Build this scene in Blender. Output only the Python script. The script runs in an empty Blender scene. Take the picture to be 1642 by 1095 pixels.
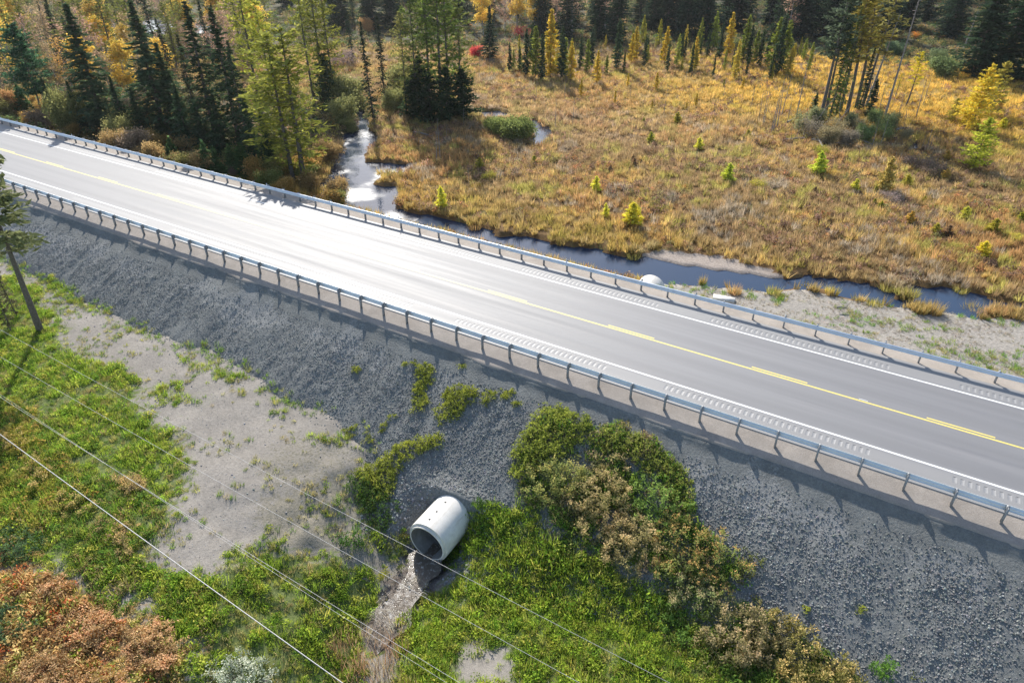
import bpy, math, random
import numpy as np
from mathutils import Vector

# ------------------------------------------------------------------ camera, sky, sun, exposure
scene = bpy.context.scene
COL = scene.collection
rng = np.random.default_rng(7)
random.seed(7)
CAM_H, PITCH, YAW = 22.427, 0.572, math.radians(30.812)      # drone height, look-down angle, turn left of the road's normal
FPX = 1095.0                                                  # focal length in pixels of a 1642 px wide picture
YC = 34.444                                                   # road centre line lies along X at this Y
SUN_AZ, SUN_EL = math.radians(43.5), math.radians(34.0)       # sun stands left of +Y

cd = bpy.data.cameras.new('camera'); cam = bpy.data.objects.new('camera', cd); COL.objects.link(cam)
cd.sensor_width = 36.0; cd.lens = 36.0 * FPX / 1642.0; cd.clip_start = 0.3; cd.clip_end = 3000
cam.location = (0, 0, CAM_H); cam.rotation_euler = (math.pi / 2 - PITCH, 0, YAW)
scene.camera = cam

world = bpy.data.worlds.new('World'); scene.world = world; world.use_nodes = True
wn = world.node_tree
bg = wn.nodes['Background']; sky = wn.nodes.new('ShaderNodeTexSky'); sky.sky_type = 'NISHITA'
sky.sun_disc = False; sky.sun_elevation = SUN_EL; sky.sun_rotation = -SUN_AZ
sky.air_density = 1.0; sky.dust_density = 1.2; sky.ozone_density = 1.0; sky.altitude = 300
bg.inputs['Strength'].default_value = 0.14
wn.links.new(sky.outputs[0], bg.inputs['Color'])

sd = bpy.data.lights.new('sun', 'SUN'); sun = bpy.data.objects.new('sun', sd); COL.objects.link(sun)
sd.energy = 4.6; sd.angle = math.radians(0.5); sd.color = (1.0, 0.955, 0.88)
SD = Vector((-math.sin(SUN_AZ) * math.cos(SUN_EL), math.cos(SUN_AZ) * math.cos(SUN_EL), math.sin(SUN_EL)))
sun.location = SD * 100; sun.rotation_euler = (-SD).to_track_quat('-Z', 'Y').to_euler()

vs = scene.view_settings
vs.view_transform = 'Standard'; vs.look = 'None'; vs.gamma = 1.0; vs.exposure = 0.66; vs.use_curve_mapping = False
scene.cycles.max_bounces = 6; scene.cycles.diffuse_bounces = 2; scene.cycles.glossy_bounces = 2
scene.cycles.transmission_bounces = 3; scene.cycles.transparent_max_bounces = 4
scene.cycles.use_denoising = True

# ------------------------------------------------------------------ helpers
_p = np.random.default_rng(99).random((256, 256))
def vnoise(x, y):
    x = np.asarray(x, float); y = np.asarray(y, float)
    xi = np.floor(x).astype(int); yi = np.floor(y).astype(int); fx = x - xi; fy = y - yi
    fx = fx * fx * (3 - 2 * fx); fy = fy * fy * (3 - 2 * fy)
    a = _p[xi % 256, yi % 256]; b = _p[(xi + 1) % 256, yi % 256]; c = _p[xi % 256, (yi + 1) % 256]; d = _p[(xi + 1) % 256, (yi + 1) % 256]
    return (a * (1 - fx) + b * fx) * (1 - fy) + (c * (1 - fx) + d * fx) * fy - 0.5
def fbm(x, y, s=1.0, o=0.0, n=3):
    t = 0; a = 1.0; f = 1.0 / s
    for k in range(n):
        t = t + a * vnoise(x * f + o + 17.3 * k, y * f + o * 1.7 + 5.1 * k); a *= .5; f *= 2.03
    return t
def sstep(a, b, x):
    t = np.clip((x - a) / (b - a), 0, 1); return t * t * (3 - 2 * t)

cp, sp = math.cos(PITCH), math.sin(PITCH)
ex, ey = math.cos(YAW), math.sin(YAW)
def ray(u, v):
    x = (np.asarray(u, float) - 821) / FPX; y = -(np.asarray(v, float) - 547.5) / FPX
    fwd = cp + y * sp; up = -sp + y * cp
    return x * ex - fwd * ey, x * ey + fwd * ex, up
def at(u, v, z):
    rx, ry, rz = ray(u, v); t = (z - CAM_H) / rz
    return rx * t, ry * t
def proj(x, y, z):
    X = x * ex + y * ey; Y = -x * ey + y * ex; Z = z - CAM_H
    dep = Y * cp - Z * sp; up = Y * sp + Z * cp
    return 821 + FPX * X / dep, 547.5 - FPX * up / dep, dep
def inview(x, y, z, m=0.12):
    u, v, d = proj(x, y, z)
    return (d > 1) & (u > -1642 * m) & (u < 1642 * (1 + m)) & (v > -1095 * m) & (v < 1095 * (1 + m))
def inpoly(x, y, P):
    x = np.asarray(x, float); y = np.asarray(y, float); r = np.zeros(x.shape, bool); n = len(P)
    for i in range(n):
        x1, y1 = P[i]; x2, y2 = P[(i + 1) % n]
        if y1 == y2: continue
        c = ((y1 > y) != (y2 > y)) & (x < (x2 - x1) * (y - y1) / (y2 - y1) + x1)
        r ^= c
    return r
def inpoly_soft(x, y, P, j=0.6, s=1.2, o=0.0):
    j1, j2 = 1.6 * j, .8 * j
    dx = j1 * fbm(x, y, 2.4 * s, 3 + o) + j2 * fbm(x, y, .45 * s, 13 + o); dy = j1 * fbm(x, y, 2.4 * s, 31 + o) + j2 * fbm(x, y, .45 * s, 37 + o)
    return inpoly(x + dx, y + dy, P)
def cover_of(x, y, P, w=.5, k=10):
    r = np.zeros(len(x)); g = np.random.default_rng(5)
    for q in range(k): r += inpoly_soft(x + g.normal(0, w, len(x)), y + g.normal(0, w, len(x)), P)
    return r / k

# ------------------------------------------------------------------ terrain functions
WZ = -4.70                                                   # water level beyond the road
BREAK = YC - 6.88
def brk(x): return BREAK + 0.30 * fbm(x, 0 * x, 3.0, 4.0)
def slope_near(x, y):
    d = brk(x) - y
    z = np.where(d < 0, -0.38, np.where(d < 0.4, -0.33 - 0.9 * d, -0.69 - (d - 0.4) / 2.30))
    k = sstep(0.3, 2.0, d)
    z = z + k * (0.11 * fbm(x, y * 0.22, 0.9, 8, 3) + 0.07 * fbm(x, y, 0.45, 2, 2) + 0.18 * fbm(x, y, 5.0, 12, 2))
    hole = np.exp(-((x + 15.4) / 1.7) ** 2) * sstep(20.9, 18.9, y)
    z = z - 1.6 * hole
    bed = np.exp(-((x + 15.5) / 1.9) ** 4) * sstep(19.85, 20.25, y)
    return np.where(d > 1.0, z + bed * np.maximum(0, -3.22 + .10 * fbm(x, y, .5, 3, 2) - z), z)
CHX = [-40, 0, 9, 11, 12.4, 13.5, 15, 16.3, 17.5, 40]; CHV = [-11.0, -11.0, -13.0, -13.85, -14.5, -14.75, -15.0, -15.2, -15.5, -15.5]
TX = [-140, -90, -57, -35, -25, -22, -19, -17.1, -16.3, -14.3, -13.4, -9, -3, 6, 30, 60]
TZ = [-2.3, -2.5, -2.8, -3.0, -3.2, -3.5, -4.35, -5.25, -5.5, -5.5, -5.15, -4.6, -4.15, -3.7, -3.3, -3.0]
def ground_near(x, y):
    u = x - (np.interp(y, CHX, CHV) + 15.3)
    z = np.interp(u, TX, TZ) + np.minimum(0, (y - 8)) * 0.012
    z = z - .55 * np.exp(-((x + 15.55) / 1.15) ** 4) * sstep(17.0, 17.7, y)
    gully = np.exp(-((u + 21) / 3.5) ** 2)
    return z + 0.14 * fbm(x, y, 2.4, 1, 3) + 0.30 * fbm(x, y, 9, 6, 2) + gully * 0.28 * fbm(x, y, 0.9, 9, 2)
def near_z(x, y): return np.maximum(slope_near(x, y), ground_near(x, y))

def pts_at(px, z=WZ): return [tuple(float(c) for c in at(u, v, z)) for u, v in px]
WATER = [pts_at(p) for p in (
    [(525, 300), (532, 262), (545, 238), (552, 216), (575, 207), (598, 212), (610, 224), (598, 238), (584, 250), (590, 262), (632, 262), (652, 266),
     (640, 276), (612, 284), (604, 296), (618, 300), (640, 297), (640, 318), (628, 345), (560, 345)],
    [(600, 325), (640, 336), (690, 347), (720, 352), (760, 364), (800, 377), (850, 382), (900, 392), (960, 399), (985, 412), (1040, 412), (1078, 425), (1130, 436), (1190, 441),
     (1250, 446), (1310, 445), (1380, 451), (1405, 462), (1432, 468), (1440, 480), (1462, 480), (1468, 458), (1492, 462), (1540, 465), (1570, 472), (1600, 482), (1660, 483), (1800, 503), (1800, 524), (1642, 500), (1590, 498), (1556, 509),
     (1500, 506), (1480, 497), (1420, 490), (1330, 474), (1280, 468), (1190, 469), (1140, 466), (1080, 459), (1000, 455), (800, 410), (600, 350)],
    [(532, 125), (548, 128), (560, 150), (574, 170), (590, 196), (600, 208), (575, 208), (566, 190), (552, 170), (540, 150)],
    [(852, 192), (866, 194), (872, 205), (884, 206), (886, 222), (868, 222), (852, 216), (846, 205)],
    [(838, 226), (868, 220), (886, 228), (860, 236)],
    [(770, 180), (800, 178), (822, 184), (815, 192), (775, 190)],
    [(1456, 240), (1462, 231), (1476, 231), (1472, 241)],
    [(500, 300), (520, 292), (535, 300), (520, 310)], [(1318, 372), (1328, 355), (1336, 358), (1330, 385)],
    [(150, 36), (240, 32), (300, 40), (380, 44), (382, 60), (270, 58), (160, 50)], [(670, 34), (700, 34), (710, 44), (680, 46)],
)]
MUD = [pts_at(p) for p in (
    [(1030, 412), (1060, 404), (1100, 406), (1140, 412), (1180, 420), (1240, 436), (1255, 449), (1200, 447), (1140, 442), (1085, 431)],
    [(612, 284), (650, 280), (690, 262), (652, 266), (640, 276)],
    [(1470, 60), (1480, 60), (1480, 61)],
)]
BANK = pts_at([(1060, 450), (1110, 458), (1150, 464), (1280, 466), (1330, 474), (1420, 488), (1500, 500), (1560, 506), (1700, 512), (1800, 560), (1800, 700), (1400, 640), (1000, 470)], -4.4)
def inany(x, y, PP, j=0.8, s=2.0):
    xx = x + j * fbm(x, y, s, 3); yy = y + j * fbm(x, y, s, 31); r = np.zeros(np.shape(x), bool)
    for P in PP:
        a = np.array(P); m = (xx > a[:, 0].min()) & (xx < a[:, 0].max()) & (yy > a[:, 1].min()) & (yy < a[:, 1].max())
        if m.any(): r[m] |= inpoly(xx[m], yy[m], P)
    return r
def far_z(x, y):
    m = -4.38 + 0.22 * fbm(x, y, 1.6, 5, 2) + 0.20 * fbm(x, y, 11, 15, 2)
    m = m + 1.7 * sstep(-66, -100, x) * sstep(95, 60, y)
    dist = np.hypot(x, y)
    m = m + 0.06 * np.maximum(0, dist - 265)
    w = inany(x, y, WATER); mud = inany(x, y, MUD)
    m = np.where(mud, -4.60 + 0.06 * fbm(x, y, 0.8, 5, 2), m)
    bk = inany(x, y, [BANK]); m = np.where(bk, -4.42 + 0.10 * fbm(x, y, 2, 5, 2) + 0.02 * (55 - y), m)
    m = np.where(w, np.where(np.hypot(x, y) > 180, WZ - 0.4, -5.2), m)
    s = np.minimum(-0.45, -0.30 - (y - (YC + 6.9)) / 1.75 + 0.15 * fbm(x, y, 1.2, 2, 2))
    return np.maximum(m, s)
def terr(x, y):
    x = np.asarray(x, float); y = np.asarray(y, float)
    return np.where(y < YC - 5, near_z(x, y), np.where(y > YC + 5, far_z(x, y), 0.0))
def hit(u, v, far=False):
    """ground point seen at a place of the picture"""
    z = -4.4 if far else -3.0
    for k in range(14):
        x, y = at(u, v, z); zz = float(far_z(np.array([x]), np.array([y]))[0] if far else near_z(np.array([x]), np.array([y]))[0])
        z = 0.5 * z + 0.5 * zz
    x, y = at(u, v, z); return float(x), float(y), float(z)
def hits(px, far=False): return [hit(u, v, far)[:2] for u, v in px]

# ------------------------------------------------------------------ materials
def newmat(name):
    m = bpy.data.materials.new(name); m.use_nodes = True; nt = m.node_tree; nt.nodes.clear()
    out = nt.nodes.new('ShaderNodeOutputMaterial'); return m, nt, out
def N(nt, t, **k):
    n = nt.nodes.new(t)
    for a, b in k.items():
        if a in n.inputs.keys(): n.inputs[a].default_value = b
        else: setattr(n, a, b)
    return n
def mixc(nt, fac, a, b, blend='MIX'):
    n = nt.nodes.new('ShaderNodeMix'); n.data_type = 'RGBA'; n.blend_type = blend
    for i, s in ((0, fac), (6, a), (7, b)):
        if hasattr(s, 'links') or hasattr(s, 'is_linked'): nt.links.new(s, n.inputs[i])
        elif i == 0: n.inputs[0].default_value = s
        else: n.inputs[i].default_value = (*s, 1) if len(s) == 3 else s
    return n.outputs[2]
def noise(nt, scale, detail=4, rough=.6, vec=None, out='Fac'):
    n = N(nt, 'ShaderNodeTexNoise'); n.inputs['Scale'].default_value = scale; n.inputs['Detail'].default_value = detail; n.inputs['Roughness'].default_value = rough
    if vec is not None: nt.links.new(vec, n.inputs['Vector'])
    return n.outputs[out]
def ramp(nt, fac, stops):
    n = nt.nodes.new('ShaderNodeValToRGB'); nt.links.new(fac, n.inputs[0]); cr = n.color_ramp
    while len(cr.elements) < len(stops): cr.elements.new(0.5)
    for e, (p, c) in zip(cr.elements, stops):
        e.position = p; e.color = (*c, 1) if not np.isscalar(c) else (c, c, c, 1)
    return n.outputs[0]
def geo_vec(nt, sx=1, sy=1, sz=1):
    g = nt.nodes.new('ShaderNodeNewGeometry'); m = N(nt, 'ShaderNodeMapping'); m.inputs['Scale'].default_value = (sx, sy, sz)
    nt.links.new(g.outputs['Position'], m.inputs['Vector']); return m.outputs[0]
def attr(nt, name, typ='GEOMETRY', out='Color'):
    a = nt.nodes.new('ShaderNodeAttribute'); a.attribute_type = typ; a.attribute_name = name; return a.outputs[out]
def bump(nt, h, strength=.5, dist=.1):
    b = N(nt, 'ShaderNodeBump'); b.inputs['Strength'].default_value = strength; b.inputs['Distance'].default_value = dist
    nt.links.new(h, b.inputs['Height']); return b.outputs[0]
def princ(nt, out, color, rough=.8, metal=0.0, normal=None, spec=.5, **k):
    b = nt.nodes.new('ShaderNodeBsdfPrincipled')
    if hasattr(color, 'is_linked'): nt.links.new(color, b.inputs['Base Color'])
    else: b.inputs['Base Color'].default_value = (*color, 1)
    if hasattr(rough, 'is_linked'): nt.links.new(rough, b.inputs['Roughness'])
    else: b.inputs['Roughness'].default_value = rough
    b.inputs['Metallic'].default_value = metal; b.inputs['Specular IOR Level'].default_value = spec
    if normal is not None: nt.links.new(normal, b.inputs['Normal'])
    for a, c in k.items(): b.inputs[a].default_value = c
    nt.links.new(b.outputs[0], out.inputs[0]); return b

def mat_simple(name, c1, c2, scale=3, rough=.85, metal=0, bs=.3, bd=.02, spec=.4):
    m, nt, out = newmat(name); v = geo_vec(nt); n = noise(nt, scale, 6, .65, v)
    princ(nt, out, mixc(nt, ramp(nt, n, [(.35, 0.0), (.68, 1.0)]), c1, c2), rough, metal, bump(nt, n, bs, bd), spec); return m

def leafy(name, mode):
    """thin leaves: part of the light goes through them. mode: OBJECT (colour of the object) or INSTANCER (colour of the scattered piece)"""
    m, nt, out = newmat(name)
    if mode == 'OBJECT':
        oi = nt.nodes.new('ShaderNodeObjectInfo'); c = oi.outputs['Color']
    else: c = attr(nt, 'col', 'INSTANCER')
    t = attr(nt, 'tint', 'GEOMETRY', 'Fac')
    hs = nt.nodes.new('ShaderNodeHueSaturation'); nt.links.new(c, hs.inputs['Color'])
    mr = N(nt, 'ShaderNodeMapRange'); nt.links.new(t, mr.inputs[0]); mr.inputs[3].default_value = .9 ; mr.inputs[4].default_value = 2.3; nt.links.new(mr.outputs[0], hs.inputs['Value'])
    mh = N(nt, 'ShaderNodeMapRange'); nt.links.new(t, mh.inputs[0]); mh.inputs[3].default_value = .515; mh.inputs[4].default_value = .485; nt.links.new(mh.outputs[0], hs.inputs['Hue'])
    d = nt.nodes.new('ShaderNodeBsdfDiffuse'); tr = nt.nodes.new('ShaderNodeBsdfTranslucent'); mx = nt.nodes.new('ShaderNodeMixShader'); mx.inputs[0].default_value = .52
    for b in (d, tr): nt.links.new(hs.outputs[0], b.inputs['Color'])
    nt.links.new(d.outputs[0], mx.inputs[1]); nt.links.new(tr.outputs[0], mx.inputs[2]); nt.links.new(mx.outputs[0], out.inputs[0]); return m

M = {}
M['leaf'] = leafy('leaves', 'OBJECT'); M['sleaf'] = leafy('scattered_leaves', 'INSTANCER')
M['bark'] = mat_simple('bark', (.09, .075, .06), (.17, .15, .13), 9, .9)
M['pale_bark'] = mat_simple('pale_bark', (.35, .33, .30), (.18, .16, .14), 6, .9)
M['dead_wood'] = mat_simple('dead_wood', (.34, .31, .28), (.18, .16, .14), 5, .9)
M['steel'] = mat_simple('galvanised_steel', (.70, .735, .76), (.80, .825, .84), 2.0, .40, .6, .05, .01)
M['post'] = mat_simple('weathered_post', (.25, .255, .26), (.36, .365, .37), 5, .6, .3)
M['cable'] = mat_simple('aluminium_cable', (.45, .44, .43), (.36, .35, .34), 30, .5, .2)
m, nt, out = newmat('concrete'); v = geo_vec(nt); n = noise(nt, 2.2, 6, .7, v); vst = geo_vec(nt, 5, .6, .6); st = noise(nt, 1.0, 5, .7, vst)
c = mixc(nt, ramp(nt, n, [(.35, 0.0), (.7, 1.0)]), (.76, .72, .65), (.62, .585, .52)); c = mixc(nt, ramp(nt, st, [(.52, 0.0), (.72, .6)]), c, (.44, .39, .33))
sx = nt.nodes.new('ShaderNodeSeparateXYZ'); nt.links.new(v, sx.inputs[0]); ay = N(nt, 'ShaderNodeMath', operation='MULTIPLY_ADD'); nt.links.new(st, ay.inputs[0]); ay.inputs[1].default_value = 1.2; nt.links.new(sx.outputs[1], ay.inputs[2])
c = mixc(nt, ramp(nt, ay.outputs[0], [(.0, 0.0), (1.0, 0.0)]), c, (.4, .3, .22)); princ(nt, out, c, .9, 0, bump(nt, n, .3, .02), .3); M['concrete'] = m
M['shaded'] = mat_simple('shaded_concrete', (.30, .285, .26), (.17, .155, .135), 1.8, .9)  # same concrete as the pipe, with the shade inside it painted as darker tones
M['hole'] = mat_simple('lifting_hole', (.03, .03, .03), (.05, .05, .05), 5)
M['whiteplate'] = mat_simple('white_reflector', (.8, .8, .8), (.75, .75, .75), 5, .4)
def mat_paint(name, c, worn):
    m, nt, out = newmat(name); v = geo_vec(nt); n = noise(nt, 6, 6, .75, v)
    princ(nt, out, mixc(nt, ramp(nt, n, [(.52, 0.0), (.72, .7)]), c, worn), .62, spec=1.0); return m
M['white'] = mat_paint('white_paint', (.78, .78, .76), (.3, .3, .3))
M['yellow'] = mat_paint('yellow_paint', (.74, .58, .12), (.35, .28, .12))

m, nt, out = newmat('asphalt')                                # streaks run along the road (X)
v1 = geo_vec(nt, .05, 2.2, 1); v2 = geo_vec(nt, .3, .3, 1); v3 = geo_vec(nt)
wl = ramp(nt, noise(nt, 1.0, 4, .6, v1), [(.3, 0.0), (.7, 1.0)])
c = mixc(nt, wl, (.128, .124, .127), (.205, .200, .199))
c = mixc(nt, ramp(nt, noise(nt, 1.0, 3, .6, v2), [(.4, 0.0), (.65, .5)]), c, (.172, .170, .171))
sepy = nt.nodes.new('ShaderNodeSeparateXYZ'); nt.links.new(v3, sepy.inputs[0])
ab = N(nt, 'ShaderNodeMath', operation='SUBTRACT'); nt.links.new(sepy.outputs[1], ab.inputs[0]); ab.inputs[1].default_value = YC
aa = N(nt, 'ShaderNodeMath', operation='ABSOLUTE'); nt.links.new(ab.outputs[0], aa.inputs[0])
div = N(nt, 'ShaderNodeMath', operation='DIVIDE'); nt.links.new(aa.outputs[0], div.inputs[0]); div.inputs[1].default_value = 6.0
lanes = ramp(nt, div.outputs[0], [(.0, .0), (.10, .1), (.18, .7), (.26, .1), (.40, .1), (.48, .7), (.57, .1), (.62, 0.0)])
c = mixc(nt, lanes, c, (.128, .125, .127))
edge = ramp(nt, div.outputs[0], [(.62, 0.0), (.66, .75)])
c = mixc(nt, edge, c, (.225, .218, .21))
fine = noise(nt, 55, 3, .7, v3)
c = mixc(nt, ramp(nt, fine, [(.45, 0.0), (.75, .5)]), c, (.30, .295, .29))
rr = N(nt, 'ShaderNodeMapRange'); nt.links.new(wl, rr.inputs[0]); rr.inputs[3].default_value = .61; rr.inputs[4].default_value = .72
princ(nt, out, c, rr.outputs[0], 0, bump(nt, fine, .35, .012), .85); M['asphalt'] = m
M['groove'] = mat_simple('milled_asphalt', (.215, .21, .205), (.275, .27, .265), 14, .62, 0, .3, .01, .9)

def mat_ground(name, base, fine_c, masks, scale=7, bs=.7, bd=.06):
    m, nt, out = newmat(name); v = geo_vec(nt); n = noise(nt, scale, 6, .7, v); n2 = noise(nt, .6, 4, .6, v)
    c = mixc(nt, ramp(nt, n, [(.35, 0.0), (.7, 1.0)]), base, fine_c)
    c = mixc(nt, ramp(nt, n2, [(.4, 0.0), (.65, .45)]), c, tuple(.72 * q for q in base))
    n3 = noise(nt, 34, 4, .75, v); c = mixc(nt, ramp(nt, n3, [(.50, 0.0), (.66, .55)]), c, tuple(.5 * q for q in base)); n4 = noise(nt, 1.9, 5, .7, v); c = mixc(nt, ramp(nt, n4, [(.52, 0.0), (.66, .5)]), c, tuple(1.35 * q for q in base))
    for nm, c1, c2 in masks:
        a = attr(nt, nm, 'GEOMETRY', 'Fac')
        k = N(nt, 'ShaderNodeMath', operation='MULTIPLY_ADD'); nt.links.new(n, k.inputs[0]); k.inputs[1].default_value = 1.5; k.inputs[2].default_value = -.75
        ad = N(nt, 'ShaderNodeMath', operation='ADD'); nt.links.new(a, ad.inputs[0]); nt.links.new(k.outputs[0], ad.inputs[1])
        cc = mixc(nt, ramp(nt, n, [(.35, 0.0), (.65, 1.0)]), c1, c2)
        c = mixc(nt, ramp(nt, ad.outputs[0], [(.38, 0.0), (.62, 1.0)]), c, cc)
    princ(nt, out, c, .95, 0, bump(nt, n, bs, bd), .2); return m
M['soil'] = mat_ground('bare_soil', (.245, .220, .188), (.37, .335, .29), [('grass', (.085, .12, .03), (.17, .19, .07)), ('tan', (.27, .24, .19), (.17, .155, .115)), ('litter', (.13, .09, .045), (.24, .17, .09)), ('wet', (.10, .08, .065), (.2, .17, .15))])
M['slope'] = mat_ground('slope_gravel', (.165, .17, .162), (.255, .26, .245), [('grass', (.085, .12, .03), (.17, .19, .07)), ('fines', (.225, .225, .216), (.275, .275, .262))], 9, 1.0, .09)
M['shoulder'] = mat_ground('shoulder_gravel', (.30, .26, .22), (.40, .355, .31), [], 16, .6, .03)
M['marsh'] = mat_ground('marsh_peat', (.16, .095, .04), (.27, .16, .06), [('mud', (.42, .36, .30), (.26, .21, .18)), ('straw', (.40, .36, .31), (.25, .23, .20)), ('green', (.07, .11, .025), (.16, .17, .05)), ('gold', (.32, .20, .045), (.36, .25, .07)), ('forest', (.05, .05, .025), (.11, .095, .045))], 5, .8, .12)
def mat_rock(name, c1, c2):
    m, nt, out = newmat(name); t = attr(nt, 'col', 'INSTANCER'); v = geo_vec(nt); n = noise(nt, 14, 4, .6, v)
    c = mixc(nt, n, c1, c2); c = mixc(nt, 1.0, c, t, 'MULTIPLY'); princ(nt, out, c, .8, 0, bump(nt, n, .4, .02), .35); return m
M['rock'] = mat_rock('broken_rock', (.85, .85, .85), (1, 1, 1))
for nm, lo, hi, bs in (('water', .03, .10, .06), ('pond', .04, .24, .25)):
    m, nt, out = newmat(nm); v = geo_vec(nt, 1, 1, 1); n = noise(nt, 1.6, 3, .5, v); n2 = noise(nt, .22, 3, .5, v)
    princ(nt, out, (.026, .046, .085) if nm == 'water' else (.026, .040, .070), ramp(nt, n2, [(.42, lo), (.60, hi)]), 0, bump(nt, n, bs, .05), .5, IOR=1.333); M[nm] = m  # blue of the reflected sky is put into the base colour
m, nt, out = newmat('stream_water'); v = geo_vec(nt); n = noise(nt, 5, 5, .7, v)
c = mixc(nt, ramp(nt, n, [(.55, 0.0), (.64, .8)]), (.13, .105, .08), (.50, .475, .43))
princ(nt, out, c, ramp(nt, n, [(.4, .12), (.6, .5)]), 0, bump(nt, n, .4, .05), .5, IOR=1.333); M['stream'] = m

# ------------------------------------------------------------------ mesh building
class MB:
    def __init__(s): s.v = []; s.f = []; s.n = 0; s.t = []
    def add(s, verts, faces, tint=.5):
        verts = np.asarray(verts, float); s.v.append(verts); s.t.append(np.broadcast_to(np.asarray(tint, float), (len(verts),)))
        fa = np.asarray(faces, int) + s.n; s.f.append(fa); s.n += len(verts)
    def box(s, c, d, rz=0):
        o = np.array([(i, j, k) for i in (-.5, .5) for j in (-.5, .5) for k in (-.5, .5)]) * d
        if rz: o = np.stack([o[:, 0] * math.cos(rz) - o[:, 1] * math.sin(rz), o[:, 0] * math.sin(rz) + o[:, 1] * math.cos(rz), o[:, 2]], 1)
        s.add(o + np.array(c), [(0, 1, 3, 2), (4, 6, 7, 5), (0, 4, 5, 1), (2, 3, 7, 6), (0, 2, 6, 4), (1, 5, 7, 3)])
    def tube(s, pts, rad, k=6):
        pts = [Vector(p) for p in pts]; rad = [rad] * len(pts) if np.isscalar(rad) else rad; vs_ = []
        for i, p in enumerate(pts):
            d = (pts[min(i + 1, len(pts) - 1)] - pts[max(i - 1, 0)]).normalized()
            a = d.orthogonal().normalized() if abs(d.z) > .9 or True else None; b = d.cross(a)
            if abs(d.z) < .99: a = Vector((0, 0, 1)).cross(d).normalized(); b = d.cross(a)
            else: a = Vector((1, 0, 0)); b = d.cross(a).normalized(); a = b.cross(d)
            for j in range(k):
                w = 2 * math.pi * j / k; vs_.append(tuple(p + (a * math.cos(w) + b * math.sin(w)) * rad[i]))
        fs = [(i * k + j, i * k + (j + 1) % k, (i + 1) * k + (j + 1) % k, (i + 1) * k + j) for i in range(len(pts) - 1) for j in range(k)]
        s.add(vs_, fs)
    def leaves(s, p, d1, d2, l, w, tint):
        """rhombic leaves / needle sprays"""
        n = len(p); V = np.empty((n, 4, 3)); l = np.reshape(l, (-1, 1)) * .5; w = np.reshape(w, (-1, 1)) * .5
        V[:, 0] = p - d1 * l; V[:, 1] = p + d2 * w - d1 * l * .2; V[:, 2] = p + d1 * l; V[:, 3] = p - d2 * w - d1 * l * .2
        s.add(V.reshape(-1, 3), np.arange(4 * n).reshape(-1, 4), np.repeat(tint, 4))
    def blades(s, p, d, side, l, w, tint):
        n = len(p); V = np.empty((n, 3, 3)); V[:, 0] = p - side * w[:, None]; V[:, 1] = p + side * w[:, None]; V[:, 2] = p + d * l[:, None]
        s.add(V.reshape(-1, 3), np.arange(3 * n).reshape(-1, 3), np.repeat(tint, 3))
    def mesh(s, name, mat, smooth=False):
        me = bpy.data.meshes.new(name); V = np.concatenate(s.v) if s.v else np.zeros((0, 3)); me.vertices.add(len(V)); me.vertices.foreach_set('co', V.ravel().astype(np.float32))
        li = np.concatenate([f.ravel() for f in s.f]); cnt = np.concatenate([np.full(len(f), f.shape[1]) for f in s.f])
        me.loops.add(len(li)); me.loops.foreach_set('vertex_index', li.astype(np.int32))
        me.polygons.add(len(cnt)); st = np.concatenate([[0], np.cumsum(cnt)[:-1]])
        me.polygons.foreach_set('loop_start', st.astype(np.int32))
        me.update(calc_edges=True); me.validate()
        a = me.attributes.new('tint', 'FLOAT', 'POINT'); a.data.foreach_set('value', np.concatenate(s.t).astype(np.float32))
        if smooth: me.polygons.foreach_set('use_smooth', np.ones(len(cnt), bool))
        if mat: me.materials.append(mat)
        return me
    def build(s, name, mat, parent=None, smooth=False): return obj(name, s.mesh(name, mat, smooth), parent)
def obj(name, me, parent=None):
    o = bpy.data.objects.new(name, me); COL.objects.link(o)
    if parent: o.parent = parent
    return o
def tag(o, label=None, cat=None, group=None, kind=None):
    if label: o['label'] = label
    if cat: o['category'] = cat
    if group: o['group'] = group
    if kind: o['kind'] = kind
    return o
def thing(name, label, cat, loc=(0, 0, 0), rz=0, group=None):
    o = bpy.data.objects.new(name, None); COL.objects.link(o); o.location = loc; o.rotation_euler = (0, 0, rz); o.empty_display_size = .2
    return tag(o, label, cat, group)
def grid(name, xs, ys, zf, mat, keep=None, attrs=None, kind='structure'):
    X, Y = np.meshgrid(xs, ys, indexing='ij'); x = X.ravel(); y = Y.ravel(); z = zf(x, y); nx, ny = len(xs), len(ys)
    i = np.arange(nx * ny).reshape(nx, ny); f = np.stack([i[:-1, :-1], i[1:, :-1], i[1:, 1:], i[:-1, 1:]], -1).reshape(-1, 4)
    if keep is not None:
        k = keep(x, y, z); f = f[k[f].any(1)]
        used = np.unique(f); re = -np.ones(nx * ny, int); re[used] = np.arange(len(used)); f = re[f]; x, y, z = x[used], y[used], z[used]
    b = MB(); b.add(np.stack([x, y, z], 1), f); o = b.build(name, mat, smooth=True); tag(o, kind=kind)
    if attrs:
        for nm, fn in attrs.items():
            a = o.data.attributes.new(nm, 'FLOAT', 'POINT'); a.data.foreach_set('value', np.asarray(fn(x, y), np.float32))
    return o

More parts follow.
